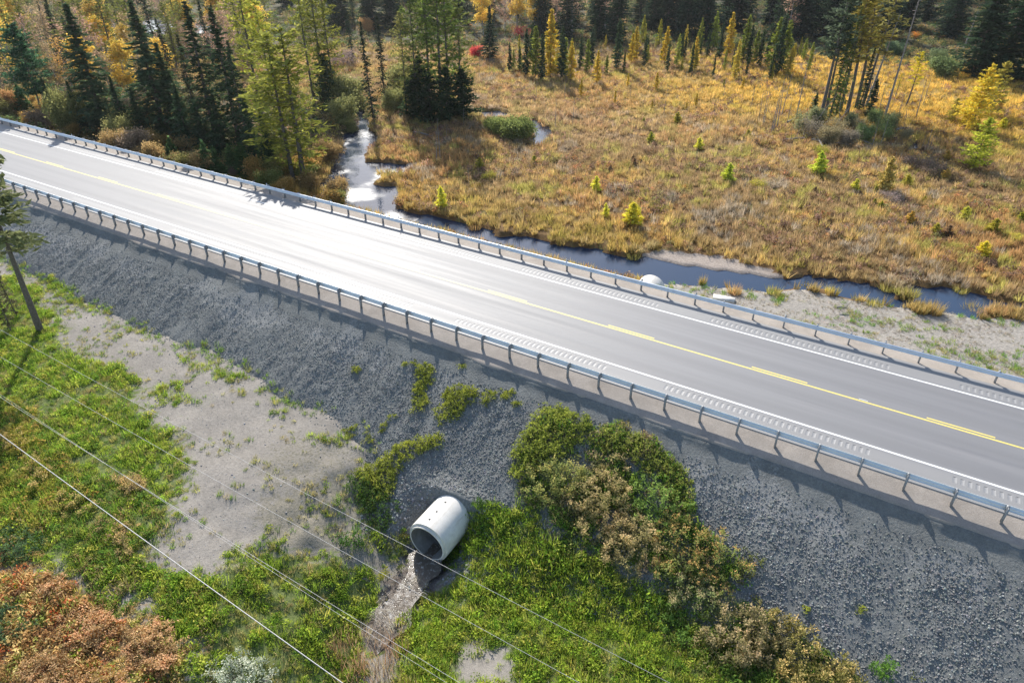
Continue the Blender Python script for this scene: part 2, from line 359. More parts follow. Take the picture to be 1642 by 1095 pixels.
# ------------------------------------------------------------------ cover areas of the near ground, as outlines on the ground
P_TRACK = hits([(30, 440), (100, 470), (130, 490), (280, 560), (380, 610), (530, 700), (592, 722), (610, 800), (560, 835), (430, 850), (400, 870), (370, 935), (345, 955), (240, 955), (222, 910), (270, 850), (240, 822),
                (305, 800), (312, 760), (300, 700), (205, 655), (190, 600), (110, 560), (85, 510), (60, 470)])
P_TAN = hits([(400, 800), (470, 770), (560, 740), (640, 800), (650, 880), (600, 900), (520, 900), (440, 880), (400, 850)])
P_TAN2 = hits([(500, 680), (600, 715), (640, 760), (560, 800), (430, 790), (400, 740)])
P_STREAM = hits([(655, 880), (715, 905), (690, 940), (662, 975), (640, 1010), (600, 1030), (575, 1020), (595, 980), (620, 935)])
P_TUFTS = [hits(q) for q in ([(245, 620), (300, 612), (312, 642), (265, 650)], [(325, 585), (378, 600), (372, 616), (330, 608)], [(60, 440), (100, 462), (135, 484), (125, 494), (70, 464)], [(436, 654), (478, 660), (472, 670), (438, 666)], [(110, 560), (200, 600), (205, 640), (150, 610)], [(480, 690), (560, 705), (600, 726), (540, 716)], [(400, 795), (430, 780), (440, 800), (410, 815)], [(280, 570), (330, 590), (320, 600), (285, 585)], [(330, 880), (400, 880), (390, 915), (350, 905)])]
P_BARE = [hits(q) for q in ([(745, 1022), (780, 1015), (840, 1060), (850, 1110), (735, 1110)], [(800, 898), (850, 905), (868, 930), (830, 940), (805, 925)], [(345, 915), (375, 915), (372, 948), (350, 948)])]
P_RED = hits([(-60, 850), (20, 880), (60, 930), (120, 950), (200, 975), (250, 1000), (290, 1040), (310, 1120), (-80, 1150)])
P_OLIVE = hits([(-40, 600), (40, 650), (80, 700), (130, 750), (150, 800), (70, 850), (-60, 820)])
P_OLIVE2 = hits([(100, 760), (260, 790), (270, 840), (230, 880), (220, 920), (130, 930), (60, 870)])
P_GRASSR = hits([(745, 822), (850, 812), (905, 880), (960, 900), (1060, 960), (1110, 1010), (1180, 1120), (640, 1120), (650, 1000), (690, 950), (740, 905)])
P_SLOPEGREEN = hits([(822, 740), (850, 690), (880, 660), (940, 676), (1040, 702), (1105, 770), (1120, 840), (1180, 880), (1215, 950), (1290, 1010), (1400, 1110), (1100, 1120), (1060, 960), (905, 880), (840, 812)])
P_LEFTG = hits([(-60, 440), (30, 445), (85, 510), (110, 560), (190, 600), (205, 655), (300, 700), (312, 760), (305, 800), (240, 822), (270, 850), (222, 910), (-80, 900)])
P_LOWG = hits([(225, 900), (345, 950), (400, 870), (520, 900), (610, 905), (615, 940), (580, 1010), (560, 1120), (350, 1120), (345, 1020), (230, 960)])

ca, sa = 0, 0
def m_grass(x, y):
    r = np.zeros(len(x))
    for P in (P_LEFTG, P_LOWG, P_GRASSR, P_SLOPEGREEN, P_OLIVE, P_OLIVE2): r = np.maximum(r, cover_of(x, y, P, .75, 9))
    far = (inpoly(x, y, P_TRACK) | inpoly(x, y, P_TAN) | inpoly(x, y, P_TAN2)); r = np.where((r < .05) & ~far & (y < 16), 1.0, r)
    for P in P_BARE: r = r * (1 - .85 * cover_of(x, y, P, .45))
    return np.where(inpoly(x, y, P_TRACK), np.clip(np.minimum(r, .8) + .10 + .55 * fbm(x, y, 3.0, 44), 0, .9), r)
ground = grid('ground', np.arange(-110, 40, .25), np.arange(-14, 25.5, .25), ground_near, M['soil'],
    attrs={'grass': m_grass, 'tan': lambda x, y: np.maximum(cover_of(x, y, P_TAN, .6) * .8, cover_of(x, y, P_TAN2, .8) * .55), 'litter': lambda x, y: cover_of(x, y, P_RED, 1.0) * .9, 'wet': lambda x, y: cover_of(x, y, P_STREAM, .3)})
grid('gravel_slope', np.arange(-120, 42, .14), np.arange(13.6, 27.95, .14), slope_near, M['slope'],
     keep=lambda x, y, z: (z > ground_near(x, y) - .35) & ~((np.abs(x + 15.55) < 1.1) & (y < 19.9)),
     attrs={'grass': lambda x, y: np.maximum(cover_of(x, y, P_GRASSR, .5), cover_of(x, y, P_SLOPEGREEN, .5) * np.clip(.45 + .8 * fbm(x, y, 1.6, 44), 0, 1)) * (y < 23.2),
            'fines': lambda x, y: np.clip(.45 * sstep(.4, 1.6, brk(x) - y) * sstep(4.2, 1.8, brk(x) - y) + .55 * fbm(x, y, 4, 3) + .5 * fbm(x + .25 * y, y * .16, .8, 9, 3) + .12, 0, 1)})
def zs_far_attr(P, v=1.0): return lambda x, y: inany(x, y, P) * v
FOREST_EDGE = lambda x, y: np.clip(sstep(150, 175, np.hypot(x, y)) + sstep(-62, -74, x) * sstep(100, 70, y) * 1.0, 0, 1)
def far_grid(name, xs, ys):
    return grid(name, xs, ys, far_z, M['marsh'], attrs={'mud': zs_far_attr(MUD), 'straw': zs_far_attr([BANK]), 'green': lambda x, y: sstep(0, .45, fbm(x, y, 6, 71)) * .5,
        'forest': FOREST_EDGE, 'gold': lambda x, y: sstep(60, 110, y) * (.35 + .8 * fbm(x, y, 14, 22))})
X1 = np.arange(-110, 45, .5); Y1 = np.arange(40.2, 120, .5)
far_grid('marsh_ground', np.concatenate([np.arange(-420, -110, 4.0), X1, np.arange(45, 200, 4.0)]), np.concatenate([Y1, np.arange(120, 220, 2.0), np.arange(220, 640, 8.0)]))
for nm, mt, x0, x1, y1 in (('pond_water', 'pond', -420, -41.5, 640), ('roadside_stream', 'water', -41.5, 60, 640)):
    b = MB(); b.add([(x0, 43, WZ), (x1, 43, WZ), (x1, y1, WZ), (x0, y1, WZ)], [(0, 1, 2, 3)]); tag(b.build(nm, M[mt]), kind='structure')

# shallow stream below the culvert
ys = np.arange(12.3, 18.6, .3); b = MB(); V = []
for y in ys:
    xc = float(np.interp(y, CHX, CHV)); tp = float(sstep(12.2, 13.8, y)); w = (.72 + .18 * math.sin(y * 1.9) + .12 * math.sin(y * 4.1)) * (.25 + .75 * tp)
    for k in np.linspace(-1, 1, 7): V.append((xc + k * w, y, -5.465 - .10 * (1 - tp) + .012 * (y - 17) + .015 * vnoise(xc * 3 + k * 4, y * 3)))
n7 = len(ys); i = np.arange(n7 * 7).reshape(n7, 7); b.add(V, np.stack([i[:-1, :-1], i[:-1, 1:], i[1:, 1:], i[1:, :-1]], -1).reshape(-1, 4))
tag(b.build('stream', M['stream'], smooth=True), kind='structure')

# ------------------------------------------------------------------ road
RX0, RX1 = -260.0, 70.0
def strip(b, o0, o1, z0=0.0, z1=None, x0=RX0, x1=RX1, step=10.0):
    xs = np.linspace(x0, x1, max(2, int((x1 - x0) / step) + 1)); z1 = z0 if z1 is None else z1
    V = [(x, YC + o, z) for x in xs for o, z in ((o0, z0), (o1, z1))]; n = len(xs); i = np.arange(2 * n).reshape(n, 2)
    b.add(V, np.stack([i[:-1, 0], i[1:, 0], i[1:, 1], i[:-1, 1]], -1))
b = MB()
R0, R1, PE = 3.97, 4.40, 5.35
strip(b, -R0, R0); strip(b, R1, PE); strip(b, -PE, -R1)
for s in (-1, 1): strip(b, *( (PE, PE + .06) if s > 0 else (-PE - .06, -PE)), *((0, -.08) if s > 0 else (-.08, 0)))
road = tag(b.build('road', M['asphalt']), kind='structure')
for s in (-1, 1):                                             # rumble strip: milled grooves with gaps
    base = MB(); gr = MB(); x = RX0
    while x < RX1:
        if x < -110 or x > 40: L = 14.0; strip(base, *sorted((s * R0, s * R1)), x0=x, x1=min(x + L, RX1)); x += L; continue
        for k in range(34):
            x0 = x + k * .31
            a0, a1 = sorted((s * R0, s * R1))
            strip(base, a0, a1, x0=x0, x1=x0 + .13, step=1)
            prof = [(0, 0), (.05, -.012), (.09, -.014), (.13, -.012), (.18, 0)]
            V = [(x0 + .13 + px, YC + o, z) for px, z in prof for o in (a0, a1)]
            i = np.arange(10).reshape(5, 2); gr.add(V, np.stack([i[:-1, 0], i[1:, 0], i[1:, 1], i[:-1, 1]], -1))
        x += 34 * .31; strip(base, *sorted((s * R0, s * R1)), x0=x, x1=x + 3.4); x += 3.4
    o = base.build('rumble_strip_base', M['asphalt'], road)
    o2 = gr.build('rumble_strip', M['groove'], road); tag(o2, kind='stuff')
for off in (-3.63, 3.63):
    b = MB(); strip(b, off - .065, off + .065, .004); b.build('edge_line', M['white'], road)
b = MB(); strip(b, -.07, .05, .004); b.build('centre_line', M['yellow'], road)
for k in range(-11, 6):
    x0 = -4.65 + 8.95 * k; b = MB(); strip(b, .15, .26, .004, x0=x0, x1=x0 + 3.05, step=5); b.build('centre_dash', M['yellow'], road)
b = MB(); strip(b, .13, .17, .004, x0=1.05, x1=1.5, step=5); b.build('paint_dab', M['white'], road)

# gravel shoulders
xs = np.arange(-260, 70, .4); T = np.linspace(0, 1, 9)
def shoulder(name, far):
    V = []
    for x in xs:
        e = (YC + 6.95 + .25 * float(fbm(x, 7.0, 3, 2))) if far else float(brk(np.array(x)))
        y0 = YC + (PE + .02 if far else -PE - .02)
        for t in T:
            y = y0 + (e - y0) * t; V.append((x, y, -.045 - .27 * t + .02 * float(vnoise(x * 2.2, y * 2.2)) * min(1, 4 * t)))
        V.append((x, e + (.06 if far else -.06), -.45))
    n = len(xs); m = len(T) + 1; i = np.arange(n * m).reshape(n, m); b = MB(); f = np.stack([i[:-1, :-1], i[1:, :-1], i[1:, 1:], i[:-1, 1:]], -1).reshape(-1, 4)
    b.add(V, f if far else f[:, ::-1]); tag(b.build(name, M['shoulder'], smooth=True), kind='structure')
shoulder('gravel_shoulder', False); shoulder('far_gravel_shoulder', True)

# ------------------------------------------------------------------ guard rails
prof = [(.000, -.156), (.022, -.150), (.075, -.105), (.083, -.085), (.075, -.062), (.012, -.018), (.004, 0), (.012, .018), (.075, .062), (.083, .085), (.075, .105), (.022, .150), (.000, .156)]
def rail_mesh(s):                                             # s = +1: face towards +Y
    b = MB(); L = 3.81 + .16; P = prof + [(a - .008, z) for a, z in reversed(prof)]; k = len(P)
    V = [(x, s * a + s * (.006 if x > 1 else 0), z) for x in (-.08, 3.89) for a, z in P]
    b.add(V, [(j, (j + 1) % k, k + (j + 1) % k, k + j) for j in range(k)]); return b.mesh('rail_beam', M['steel'])
def ibeam(h):
    b = MB(); b.box((0, .07, h / 2), (.085, .008, h)); b.box((0, -.07, h / 2), (.085, .008, h)); b.box((0, 0, h / 2), (.009, .132, h)); return b.mesh('post', M['post'])
def block():
    b = MB(); b.box((0, 0, 0), (.10, .115, .33)); b.box((0, 0, .172), (.08, .09, .012)); return b.mesh('offset_block', M['post'])
pm, bm_ = ibeam(1.15), block()
def guard_rail(label, off, facing, x0, npan):
    t = thing('guard_rail', label, 'guard rail', (x0, YC + off, 0)); rm = rail_mesh(facing)
    for k in range(npan):
        o = obj('rail_beam', rm, t); o.location = (k * 3.81, 0, .565)
    for k in range(npan * 2 + 1):
        o = obj('post', pm, t); o.location = (k * 1.905 + .02, -facing * .205, -.42 + .02 * random.random()); o.rotation_euler = (random.uniform(-.02, .02), random.uniform(-.02, .02), 0)
        q = obj('offset_block', bm_, o); q.location = (0, facing * .135, .985)
    return t
g1 = guard_rail('galvanised steel guard rail on the edge above the grey gravel slope, its posts towards us', -5.72, 1, 16.7 - 1.905 * 58 - .8 + 1.2, 30)
g2 = guard_rail('galvanised steel guard rail along the marsh side of the road, its face towards us', 5.55, -1, 3.5 - 1.905 * 72, 40)
rb = MB(); rb.box((0, 0, .09), (.02, .09, .14)); rb.box((0, 0, -.02), (.03, .02, .12)); rmsh = rb.mesh('reflector', M['whiteplate'])
for k in range(2, 36, 4):
    o = obj('reflector', rmsh, g2); o.location = (k * 3.81, .03, .76)

# ------------------------------------------------------------------ culvert under the road
CY0, CY1, CXC = 17.75, 48.6, -15.55
cul = thing('concrete_culvert', 'white concrete culvert pipe running out of the gravel slope over the small stream', 'culvert', (CXC, CY0, -4.52))
def pipe_bm(L, Ro, Ri, lip, k=40):
    b = MB(); rings = [(0, Ri), (0, Ri + .07 if lip else Ro)]
    if lip: rings += [(.13, Ri + .07), (.13, Ro)]
    rings += [(L, Ro), (L, Ri), (0, Ri)]
    V = [(r * math.cos(2 * math.pi * j / k), y, r * math.sin(2 * math.pi * j / k)) for y, r in rings for j in range(k)]
    b.add(V, [(i * k + j, i * k + (j + 1) % k, (i + 1) * k + (j + 1) % k, (i + 1) * k + j) for i in range(len(rings) - 1) for j in range(k)]); return b
SL = 2.8; nsec = 11; gradient = .25 / 30
for k in range(nsec):
    o = pipe_bm(SL - .02, 1.16, .97, k == 0).build('pipe_section', M['concrete'], cul, smooth=False); o.location = (0, k * SL, k * SL * gradient)
    o.data.materials.append(M['shaded'])
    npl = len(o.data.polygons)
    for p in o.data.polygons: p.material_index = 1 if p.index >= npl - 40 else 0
    if k == 0:
        for q in (.55, 1.15, 1.9):
            hb = MB(); V = [(.055 * math.cos(a), .055 * math.sin(a), 0) for a in np.linspace(0, 2 * math.pi, 12, endpoint=False)]; hb.add(V, [list(range(12))]); h = hb.build('lifting_hole', M['hole'], o); h.location = (-.139, q, 1.16 - .004); h.rotation_euler = (0, -.12, 0)
for p in [c for c in cul.children]:
    for poly in p.data.polygons: poly.use_smooth = True
    p.data.set_sharp_from_angle(angle=math.radians(35))

# ------------------------------------------------------------------ scattered cover (geometry nodes)
PROTO = {}
def proto_coll(key, meshes):
    c = bpy.data.collections.new(key)
    for k, me in enumerate(meshes):
        o = bpy.data.objects.new('%s.%03d' % (key, k), me); c.objects.link(o)
    PROTO[key] = (c, len(meshes)); return c
def scatter(name, key, x, y, z, scale, col, sz=None, tilt=.15, kind='stuff'):
    n = len(x); me = bpy.data.meshes.new(name); me.vertices.add(n); me.vertices.foreach_set('co', np.stack([x, y, z], 1).ravel().astype(np.float32))
    c, k = PROTO[key]
    def A(nm, t, data, f='vector'):
        a = me.attributes.new(nm, t, 'POINT'); a.data.foreach_set(f, np.ascontiguousarray(data).ravel())
    rot = np.stack([rng.normal(0, tilt, n), rng.normal(0, tilt, n), rng.uniform(0, 6.283, n)], 1).astype(np.float32)
    scale = np.broadcast_to(scale, (n,)); szz = scale if sz is None else sz
    A('rot', 'FLOAT_VECTOR', rot); A('scl', 'FLOAT_VECTOR', np.stack([scale, scale, szz], 1).astype(np.float32))
    A('idx', 'INT', rng.integers(0, k, n).astype(np.int32), 'value')
    A('col', 'FLOAT_COLOR', np.concatenate([col, np.ones((n, 1))], 1).astype(np.float32), 'color')
    ng = bpy.data.node_groups.new(name + '_nodes', 'GeometryNodeTree')
    ng.interface.new_socket('Geometry', in_out='INPUT', socket_type='NodeSocketGeometry'); ng.interface.new_socket('Geometry', in_out='OUTPUT', socket_type='NodeSocketGeometry')
    gi = ng.nodes.new('NodeGroupInput'); go = ng.nodes.new('NodeGroupOutput'); ins = ng.nodes.new('GeometryNodeInstanceOnPoints')
    ci = ng.nodes.new('GeometryNodeCollectionInfo'); ci.inputs['Collection'].default_value = c; ci.inputs['Separate Children'].default_value = True; ci.inputs['Reset Children'].default_value = True
    ins.inputs['Pick Instance'].default_value = True
    def NA(nm, dt):
        a = ng.nodes.new('GeometryNodeInputNamedAttribute'); a.data_type = dt; a.inputs['Name'].default_value = nm
        return [s for s in a.outputs if s.enabled and s.name == 'Attribute'][0]
    L = ng.links; L.new(gi.outputs[0], ins.inputs['Points']); L.new(ci.outputs[0], ins.inputs['Instance'])
    L.new(NA('idx', 'INT'), ins.inputs['Instance Index']); e2r = ng.nodes.new('FunctionNodeEulerToRotation'); L.new(NA('rot', 'FLOAT_VECTOR'), e2r.inputs[0]); L.new(e2r.outputs[0], ins.inputs['Rotation'])
    L.new(NA('scl', 'FLOAT_VECTOR'), ins.inputs['Scale']); L.new(ins.outputs[0], go.inputs[0])
    o = obj(name, me); mo = o.modifiers.new('scatter', 'NODES'); mo.node_group = ng; tag(o, kind=kind); return o
def unit(v): return v / np.maximum(1e-9, np.linalg.norm(v, axis=1, keepdims=True))
def rdir(n): return unit(rng.normal(size=(n, 3)))
def tuft_mesh(name, n, h, r, w, lean, mat):
    b = MB(); a = rng.uniform(0, 6.283, n); q = r * np.sqrt(rng.random(n)); p = np.stack([q * np.cos(a), q * np.sin(a), np.full(n, -.04)], 1)
    a2 = a + rng.normal(0, .7, n); ln = np.abs(rng.normal(0, lean, n)) + .05; d = unit(np.stack([np.cos(a2) * ln, np.sin(a2) * ln, np.ones(n)], 1)); sd_ = rng.uniform(0, 6.283, n)
    b.blades(p, d, np.stack([np.cos(sd_), np.sin(sd_), 0 * sd_], 1), h * rng.uniform(.5, 1.1, n), w * rng.uniform(.6, 1.3, n), rng.random(n)); return b.mesh(name, mat)
def dome_mesh(name, n, r, h, leaf, mat, asp=.55):
    b = MB(); d = rdir(n); d[:, 2] = np.abs(d[:, 2]); q = rng.random(n) ** .4; p = d * q[:, None] * np.array([r, r, h]); d1 = rdir(n); d1[:, 2] *= .6; d1 = unit(d1 + d * .5); d2 = unit(np.cross(d1, rdir(n)))
    b.leaves(p, d1, d2, leaf * rng.uniform(.6, 1.3, n), leaf * asp * rng.uniform(.6, 1.3, n), rng.random(n)); return b.mesh(name, mat)
def rock_mesh(name, mat):
    import bmesh
    bm = bmesh.new(); bmesh.ops.create_icosphere(bm, subdivisions=1, radius=.5)
    s = Vector((random.uniform(.8, 1.2), random.uniform(.6, 1), random.uniform(.45, .8)))
    for v in bm.verts: v.co = Vector((v.co.x * s.x, v.co.y * s.y, v.co.z * s.z)) * random.uniform(.72, 1.2)
    me = bpy.data.meshes.new(name); bm.to_mesh(me); bm.free(); me.materials.append(mat); return me
proto_coll('sedge_tuft', [tuft_mesh('sedge_tuft', 34, .85, .30, .030, .40, M['sleaf']) for k in range(4)])
proto_coll('grass_tuft', [tuft_mesh('grass_tuft', 30, .36, .17, .016, .75, M['sleaf']) for k in range(4)])
proto_coll('leaf_clump', [dome_mesh('leaf_clump', 44, .26, .26, .10, M['sleaf']) for k in range(4)])
proto_coll('broken_stone', [rock_mesh('broken_stone', M['rock']) for k in range(6)])
proto_coll('dead_stem', [tuft_mesh('dead_stem', 12, 1.0, .25, .010, .25, M['sleaf']) for k in range(3)])

def pal(n, cols, w, jit=.22):
    w = np.array(w, float); c = np.array(cols)[rng.choice(len(cols), n, p=w / w.sum())]
    return c * rng.uniform(1 - jit, 1 + jit, (n, 1)) * rng.uniform(.93, 1.07, (n, 3))
def sample_rect(x0, x1, y0, y1, dens):
    n = int((x1 - x0) * (y1 - y0) * dens); return rng.uniform(x0, x1, n), rng.uniform(y0, y1, n)
def sample_poly(P, dens, j=.5):
    a = np.array(P); x, y = sample_rect(a[:, 0].min() - 1, a[:, 0].max() + 1, a[:, 1].min() - 1, a[:, 1].max() + 1, dens); m = inpoly_soft(x, y, P, j) & inview(x, y, near_z(x, y)); return x[m], y[m]

# riprap stones on the gravel slope
x, y = sample_rect(-85, 14, 15, 27.2, 150); d = brk(x) - y; s = slope_near(x, y); k = (d > .9) & (s > ground_near(x, y) - .12) & inview(x, y, s) & ~((np.abs(x + 15.3) < 1.1) & (y < 20.4))
coarse = sstep(-30, -14, x) * .55 + .45 + .25 * fbm(x, y, 3, 8)
k &= rng.random(len(x)) < (.35 + .9 * sstep(.8, 3.5, d)) * (.55 + .7 * (fbm(x, y, 2.2, 61) + .4) + .9 * fbm(x + .25 * y, y * .16, .8, 9, 3))
x, y, s, coarse = x[k], y[k], s[k], coarse[k]; n = len(x); sc = (.045 + .045 * rng.random(n) + .06 * rng.random(n) ** 8) * (.65 + .5 * coarse)
scatter('riprap_stones', 'broken_stone', x, y, s + sc * .1, sc, pal(n, [(.21, .213, .20), (.26, .263, .248), (.155, .158, .148), (.36, .363, .345)], [4, 3, 2.5, .5]), tilt=.6)
x, y = sample_rect(-19.5, -12, 16.8, 21.5, 60); z = near_z(x, y); k = ((slope_near(x, y) < ground_near(x, y) + .25) | (y < 20.3)) & (np.abs(x + 15.5) > 1.25) & (fbm(x, y, 1.5, 19) > -.25) & (rng.random(len(x)) < .7); x, y, z = x[k], y[k], z[k]; n = len(x); sc = rng.uniform(.06, .2, n)
scatter('stones_around_pipe', 'broken_stone', x, y, z + .02, sc, pal(n, [(.25, .252, .248), (.31, .312, .305), (.20, .185, .165), (.42, .42, .41)], [4, 3, 2.5, .8]), tilt=.6)
x, y = sample_rect(-85, 14, 15, 25, 40); gz = ground_near(x, y); dz = gz - slope_near(x, y); k = (dz > 0) & (rng.random(len(x)) < .85 * np.exp(-dz / .16)) & inview(x, y, gz); x, y, gz = x[k], y[k], gz[k]; n = len(x); sc = rng.uniform(.04, .12, n)
scatter('stones_at_the_toe', 'broken_stone', x, y, gz + .01, sc, pal(n, [(.245, .25, .236), (.305, .31, .292), (.18, .185, .174)], [4, 3, 2.5]), tilt=.6)
# fieldstones and cobbles in and beside the stream
x, y = sample_poly(P_STREAM, 9, .3); kk = y < 16.2; x, y = x[kk], y[kk]; z = np.maximum(ground_near(x, y), -5.42); n = len(x); sc = rng.uniform(.04, .13, n)
xd, yd = sample_poly(P_STREAM, 14, .4); kk = yd < 16.4; xd, yd = xd[kk], yd[kk]; nd = len(xd)
scatter('stream_debris', 'dead_stem', xd, yd, np.maximum(ground_near(xd, yd), -5.46) + .03, rng.uniform(.25, .7, nd), pal(nd, [(.42, .38, .31), (.30, .26, .19), (.5, .47, .41)], [3, 2, 2]), tilt=1.2)
scatter('stream_cobbles', 'broken_stone', x, y, z + .03, sc, pal(n, [(.24, .21, .17), (.16, .14, .11), (.46, .44, .40)], [3, 3, 1.2]), tilt=.5)

x, y = sample_poly(P_TRACK, 16, .4); n = len(x); sc = rng.uniform(.02, .07, n) * (1 + (rng.random(n) < .03) * 1.5)
scatter('soil_pebbles', 'broken_stone', x, y, ground_near(x, y), sc, pal(n, [(.34, .32, .30), (.22, .205, .19), (.46, .44, .42)], [3, 2, 1.5]), tilt=.5)
# ground cover on the near side
P_PIPEL = hits([(560, 760), (620, 770), (650, 800), (662, 836), (650, 890), (610, 900), (580, 870), (600, 820)]); P_PIPER = hits([(735, 800), (800, 800), (830, 830), (760, 880), (720, 920), (700, 900), (735, 850)])
GX, GY, GC, GS = [], [], [], []
LX, LY, LC, LS = [], [], [], []
GREEN = [(.165, .24, .03), (.245, .315, .04), (.09, .155, .025), (.31, .315, .06)]
def cover(P, dens, cols, w, smin, smax, leafy=.6, patch=0.0, ps=1.5, po=0, j=.5):
    x, y = sample_poly(P, dens, j)
    for B in P_BARE + [P_STREAM]:
        kk = ~inpoly_soft(x, y, B, .9) | (rng.random(len(x)) < .10); x, y = x[kk], y[kk]
    if patch: kk = fbm(x, y, ps, 90 + po) + rng.normal(0, .10, len(x)) > patch - .5; x, y = x[kk], y[kk]
    n = len(x); c = pal(n, cols, w); s = rng.uniform(smin, smax, n) * (1 + .5 * fbm(x, y, 1.1, 55)); l = rng.random(n) < leafy
    LX.append(x[l]); LY.append(y[l]); LC.append(c[l]); LS.append(s[l]); GX.append(x[~l]); GY.append(y[~l]); GC.append(c[~l]); GS.append(s[~l])
cover(P_LEFTG, 15, GREEN, [3, 3, 2, 1.5], .7, 1.35, .55, .24, 1.6, 1, j=1.3)
x, y = sample_poly(P_TRACK, 14, 2.2); e = cover_of(x, y, P_TRACK, .9); kk = (e < .75) & (rng.random(len(x)) < .75 - .6 * e); x, y = x[kk], y[kk]; n = len(x)
GX.append(x); GY.append(y); GC.append(pal(n, GREEN + [(.27, .25, .09)], [2, 2, 2, 2, 2])); GS.append(rng.uniform(.35, .8, n))
FILL = GREEN + [(.22, .22, .07), (.28, .24, .11)]
cover(P_LEFTG, 16, FILL, [2, 2, 2, 2, 2, 1.5], .30, .7, .35, j=1.3)
cover(P_LOWG, 18, FILL, [2, 2, 2, 2, 2, 1.5], .30, .7, .35, j=1.3)
cover(P_GRASSR, 10, FILL, [2, 2, 2, 2, 1, .6], .35, .7, .35)
cover(P_LEFTG, 4, [(.24, .22, .07), (.30, .24, .10)], [1, 1], .6, 1.1, .3, .5, 2.4, 2)
cover(P_LOWG, 17, GREEN, [3, 3, 2, 1.5], .7, 1.4, .6, .27, 1.3, 3, j=1.3)
cover(P_LOWG, 4, [(.28, .24, .10), (.22, .20, .06)], [1, 1], .6, 1.1, .2, .45, 1.5, 4)
cover(P_GRASSR, 24, GREEN, [3, 4, 2, 2], .8, 1.45, .5, .15, 1.7, 5)
cover(P_GRASSR, 3, [(.26, .25, .07)], [1], .7, 1.2, .2)
cover(P_SLOPEGREEN, 17, [(.09, .16, .03), (.14, .20, .035), (.19, .19, .06), (.27, .22, .11)], [3, 3, 2, 1.4], .8, 1.6, .75, .22, 1.5, 6)
P_GAP = hits([(100, 900), (225, 895), (345, 950), (352, 1120), (250, 1125), (230, 1020), (130, 960), (10, 890)])
cover(P_GAP, 16, GREEN + [(.24, .2, .09)], [3, 2, 3, 2, 2], .7, 1.4, .65, .1, 1.3, 15)
cover(P_OLIVE, 12, [(.27, .24, .05), (.20, .20, .04), (.32, .22, .06), (.10, .17, .03)], [3, 2, 2, 2], .8, 1.4, .6)
cover(P_PIPEL, 13, GREEN + [(.25, .24, .07)], [2, 2, 3, 1, 2], .6, 1.3, .6, .35, 1.2, 16)
cover(P_PIPER, 16, GREEN, [3, 2, 4, 1], .8, 1.5, .75, .1, 1.2, 17)
cover(P_OLIVE2, 11, [(.12, .18, .04), (.22, .21, .06), (.27, .2, .09), (.09, .17, .03)], [3, 2, 2, 3], .8, 1.4, .6)
cover(P_RED, 17, [(.35, .21, .085), (.43, .30, .12), (.50, .40, .17), (.20, .12, .055), (.22, .25, .06), (.42, .14, .055)], [3, 3, 2.8, 1.6, 2.2, 1.0], .8, 1.5, .85, j=1.5)
cover(P_RED, 3, GREEN, [3, 3, 2, 1.5], .7, 1.3, .6, .5, 1.6, 13)
cover(P_TRACK, 7, [(.13, .2, .03), (.22, .22, .05), (.28, .25, .10)], [3, 2, 1.5], .4, .85, .2, .60, 1.7, 7)
for P_ in P_TUFTS: cover(P_, 16, GREEN + [(.26, .26, .06)], [3, 3, 2, 1.5, 2], .5, 1.1, .5, .3, 1.2, 14)
cover(P_TAN, 11, [(.2, .22, .06), (.30, .27, .15), (.10, .18, .03)], [2, 3, 2], .5, 1.0, .3, .48, 1.3, 8)
cover(P_TAN2, 5, [(.33, .29, .12), (.26, .26, .07)], [2, 2], .4, .8, .1, .5, 1.2, 9)
x, y = sample_rect(-85, 14, 17, 24, 5); gz = ground_near(x, y); dz = slope_near(x, y) - gz; k = (np.abs(dz) < .25) & inview(x, y, gz) & (fbm(x, y, 2.2, 17) > -.22) & (x < -19); n = k.sum()
GX.append(x[k]); GY.append(y[k]); GC.append(pal(n, [(.14, .22, .03), (.25, .25, .06)], [2, 1])); GS.append(rng.uniform(.5, 1.0, n))
x, y = sample_rect(-40, 16, -8, 13, 9); v_ = proj(x, y, near_z(x, y))[1]; d_ = proj(x, y, near_z(x, y))[2]; kk = ((v_ > 1100) | (d_ < 2)) & (fbm(x, y, 2.2, 77) > -.30); x, y = x[kk], y[kk]; n = len(x); c = pal(n, FILL, [2, 2, 2, 2, 2, 1.5]); l = rng.random(n) < .5; sz_ = rng.uniform(.7, 1.4, n)
LX.append(x[l]); LY.append(y[l]); LC.append(c[l]); LS.append(sz_[l]); GX.append(x[~l]); GY.append(y[~l]); GC.append(c[~l]); GS.append(sz_[~l])
x, y, c, s = np.concatenate(LX), np.concatenate(LY), np.concatenate(LC), np.concatenate(LS)
scatter('leafy_ground_cover', 'leaf_clump', x, y, near_z(x, y), s, c, s * rng.uniform(.7, 1.3, len(s)))
x, y, c, s = np.concatenate(GX), np.concatenate(GY), np.concatenate(GC), np.concatenate(GS)
scatter('grass', 'grass_tuft', x, y, near_z(x, y), s * 1.1, c)
x, y = sample_poly(hits([(545, 1000), (650, 1010), (660, 1110), (540, 1120)]), 7, .3); n = len(x)
scatter('dry_reeds', 'dead_stem', x, y, near_z(x, y), rng.uniform(.8, 1.5, n), pal(n, [(.30, .18, .10), (.34, .25, .14), (.2, .12, .07)], [2, 2, 1]), tilt=.1)

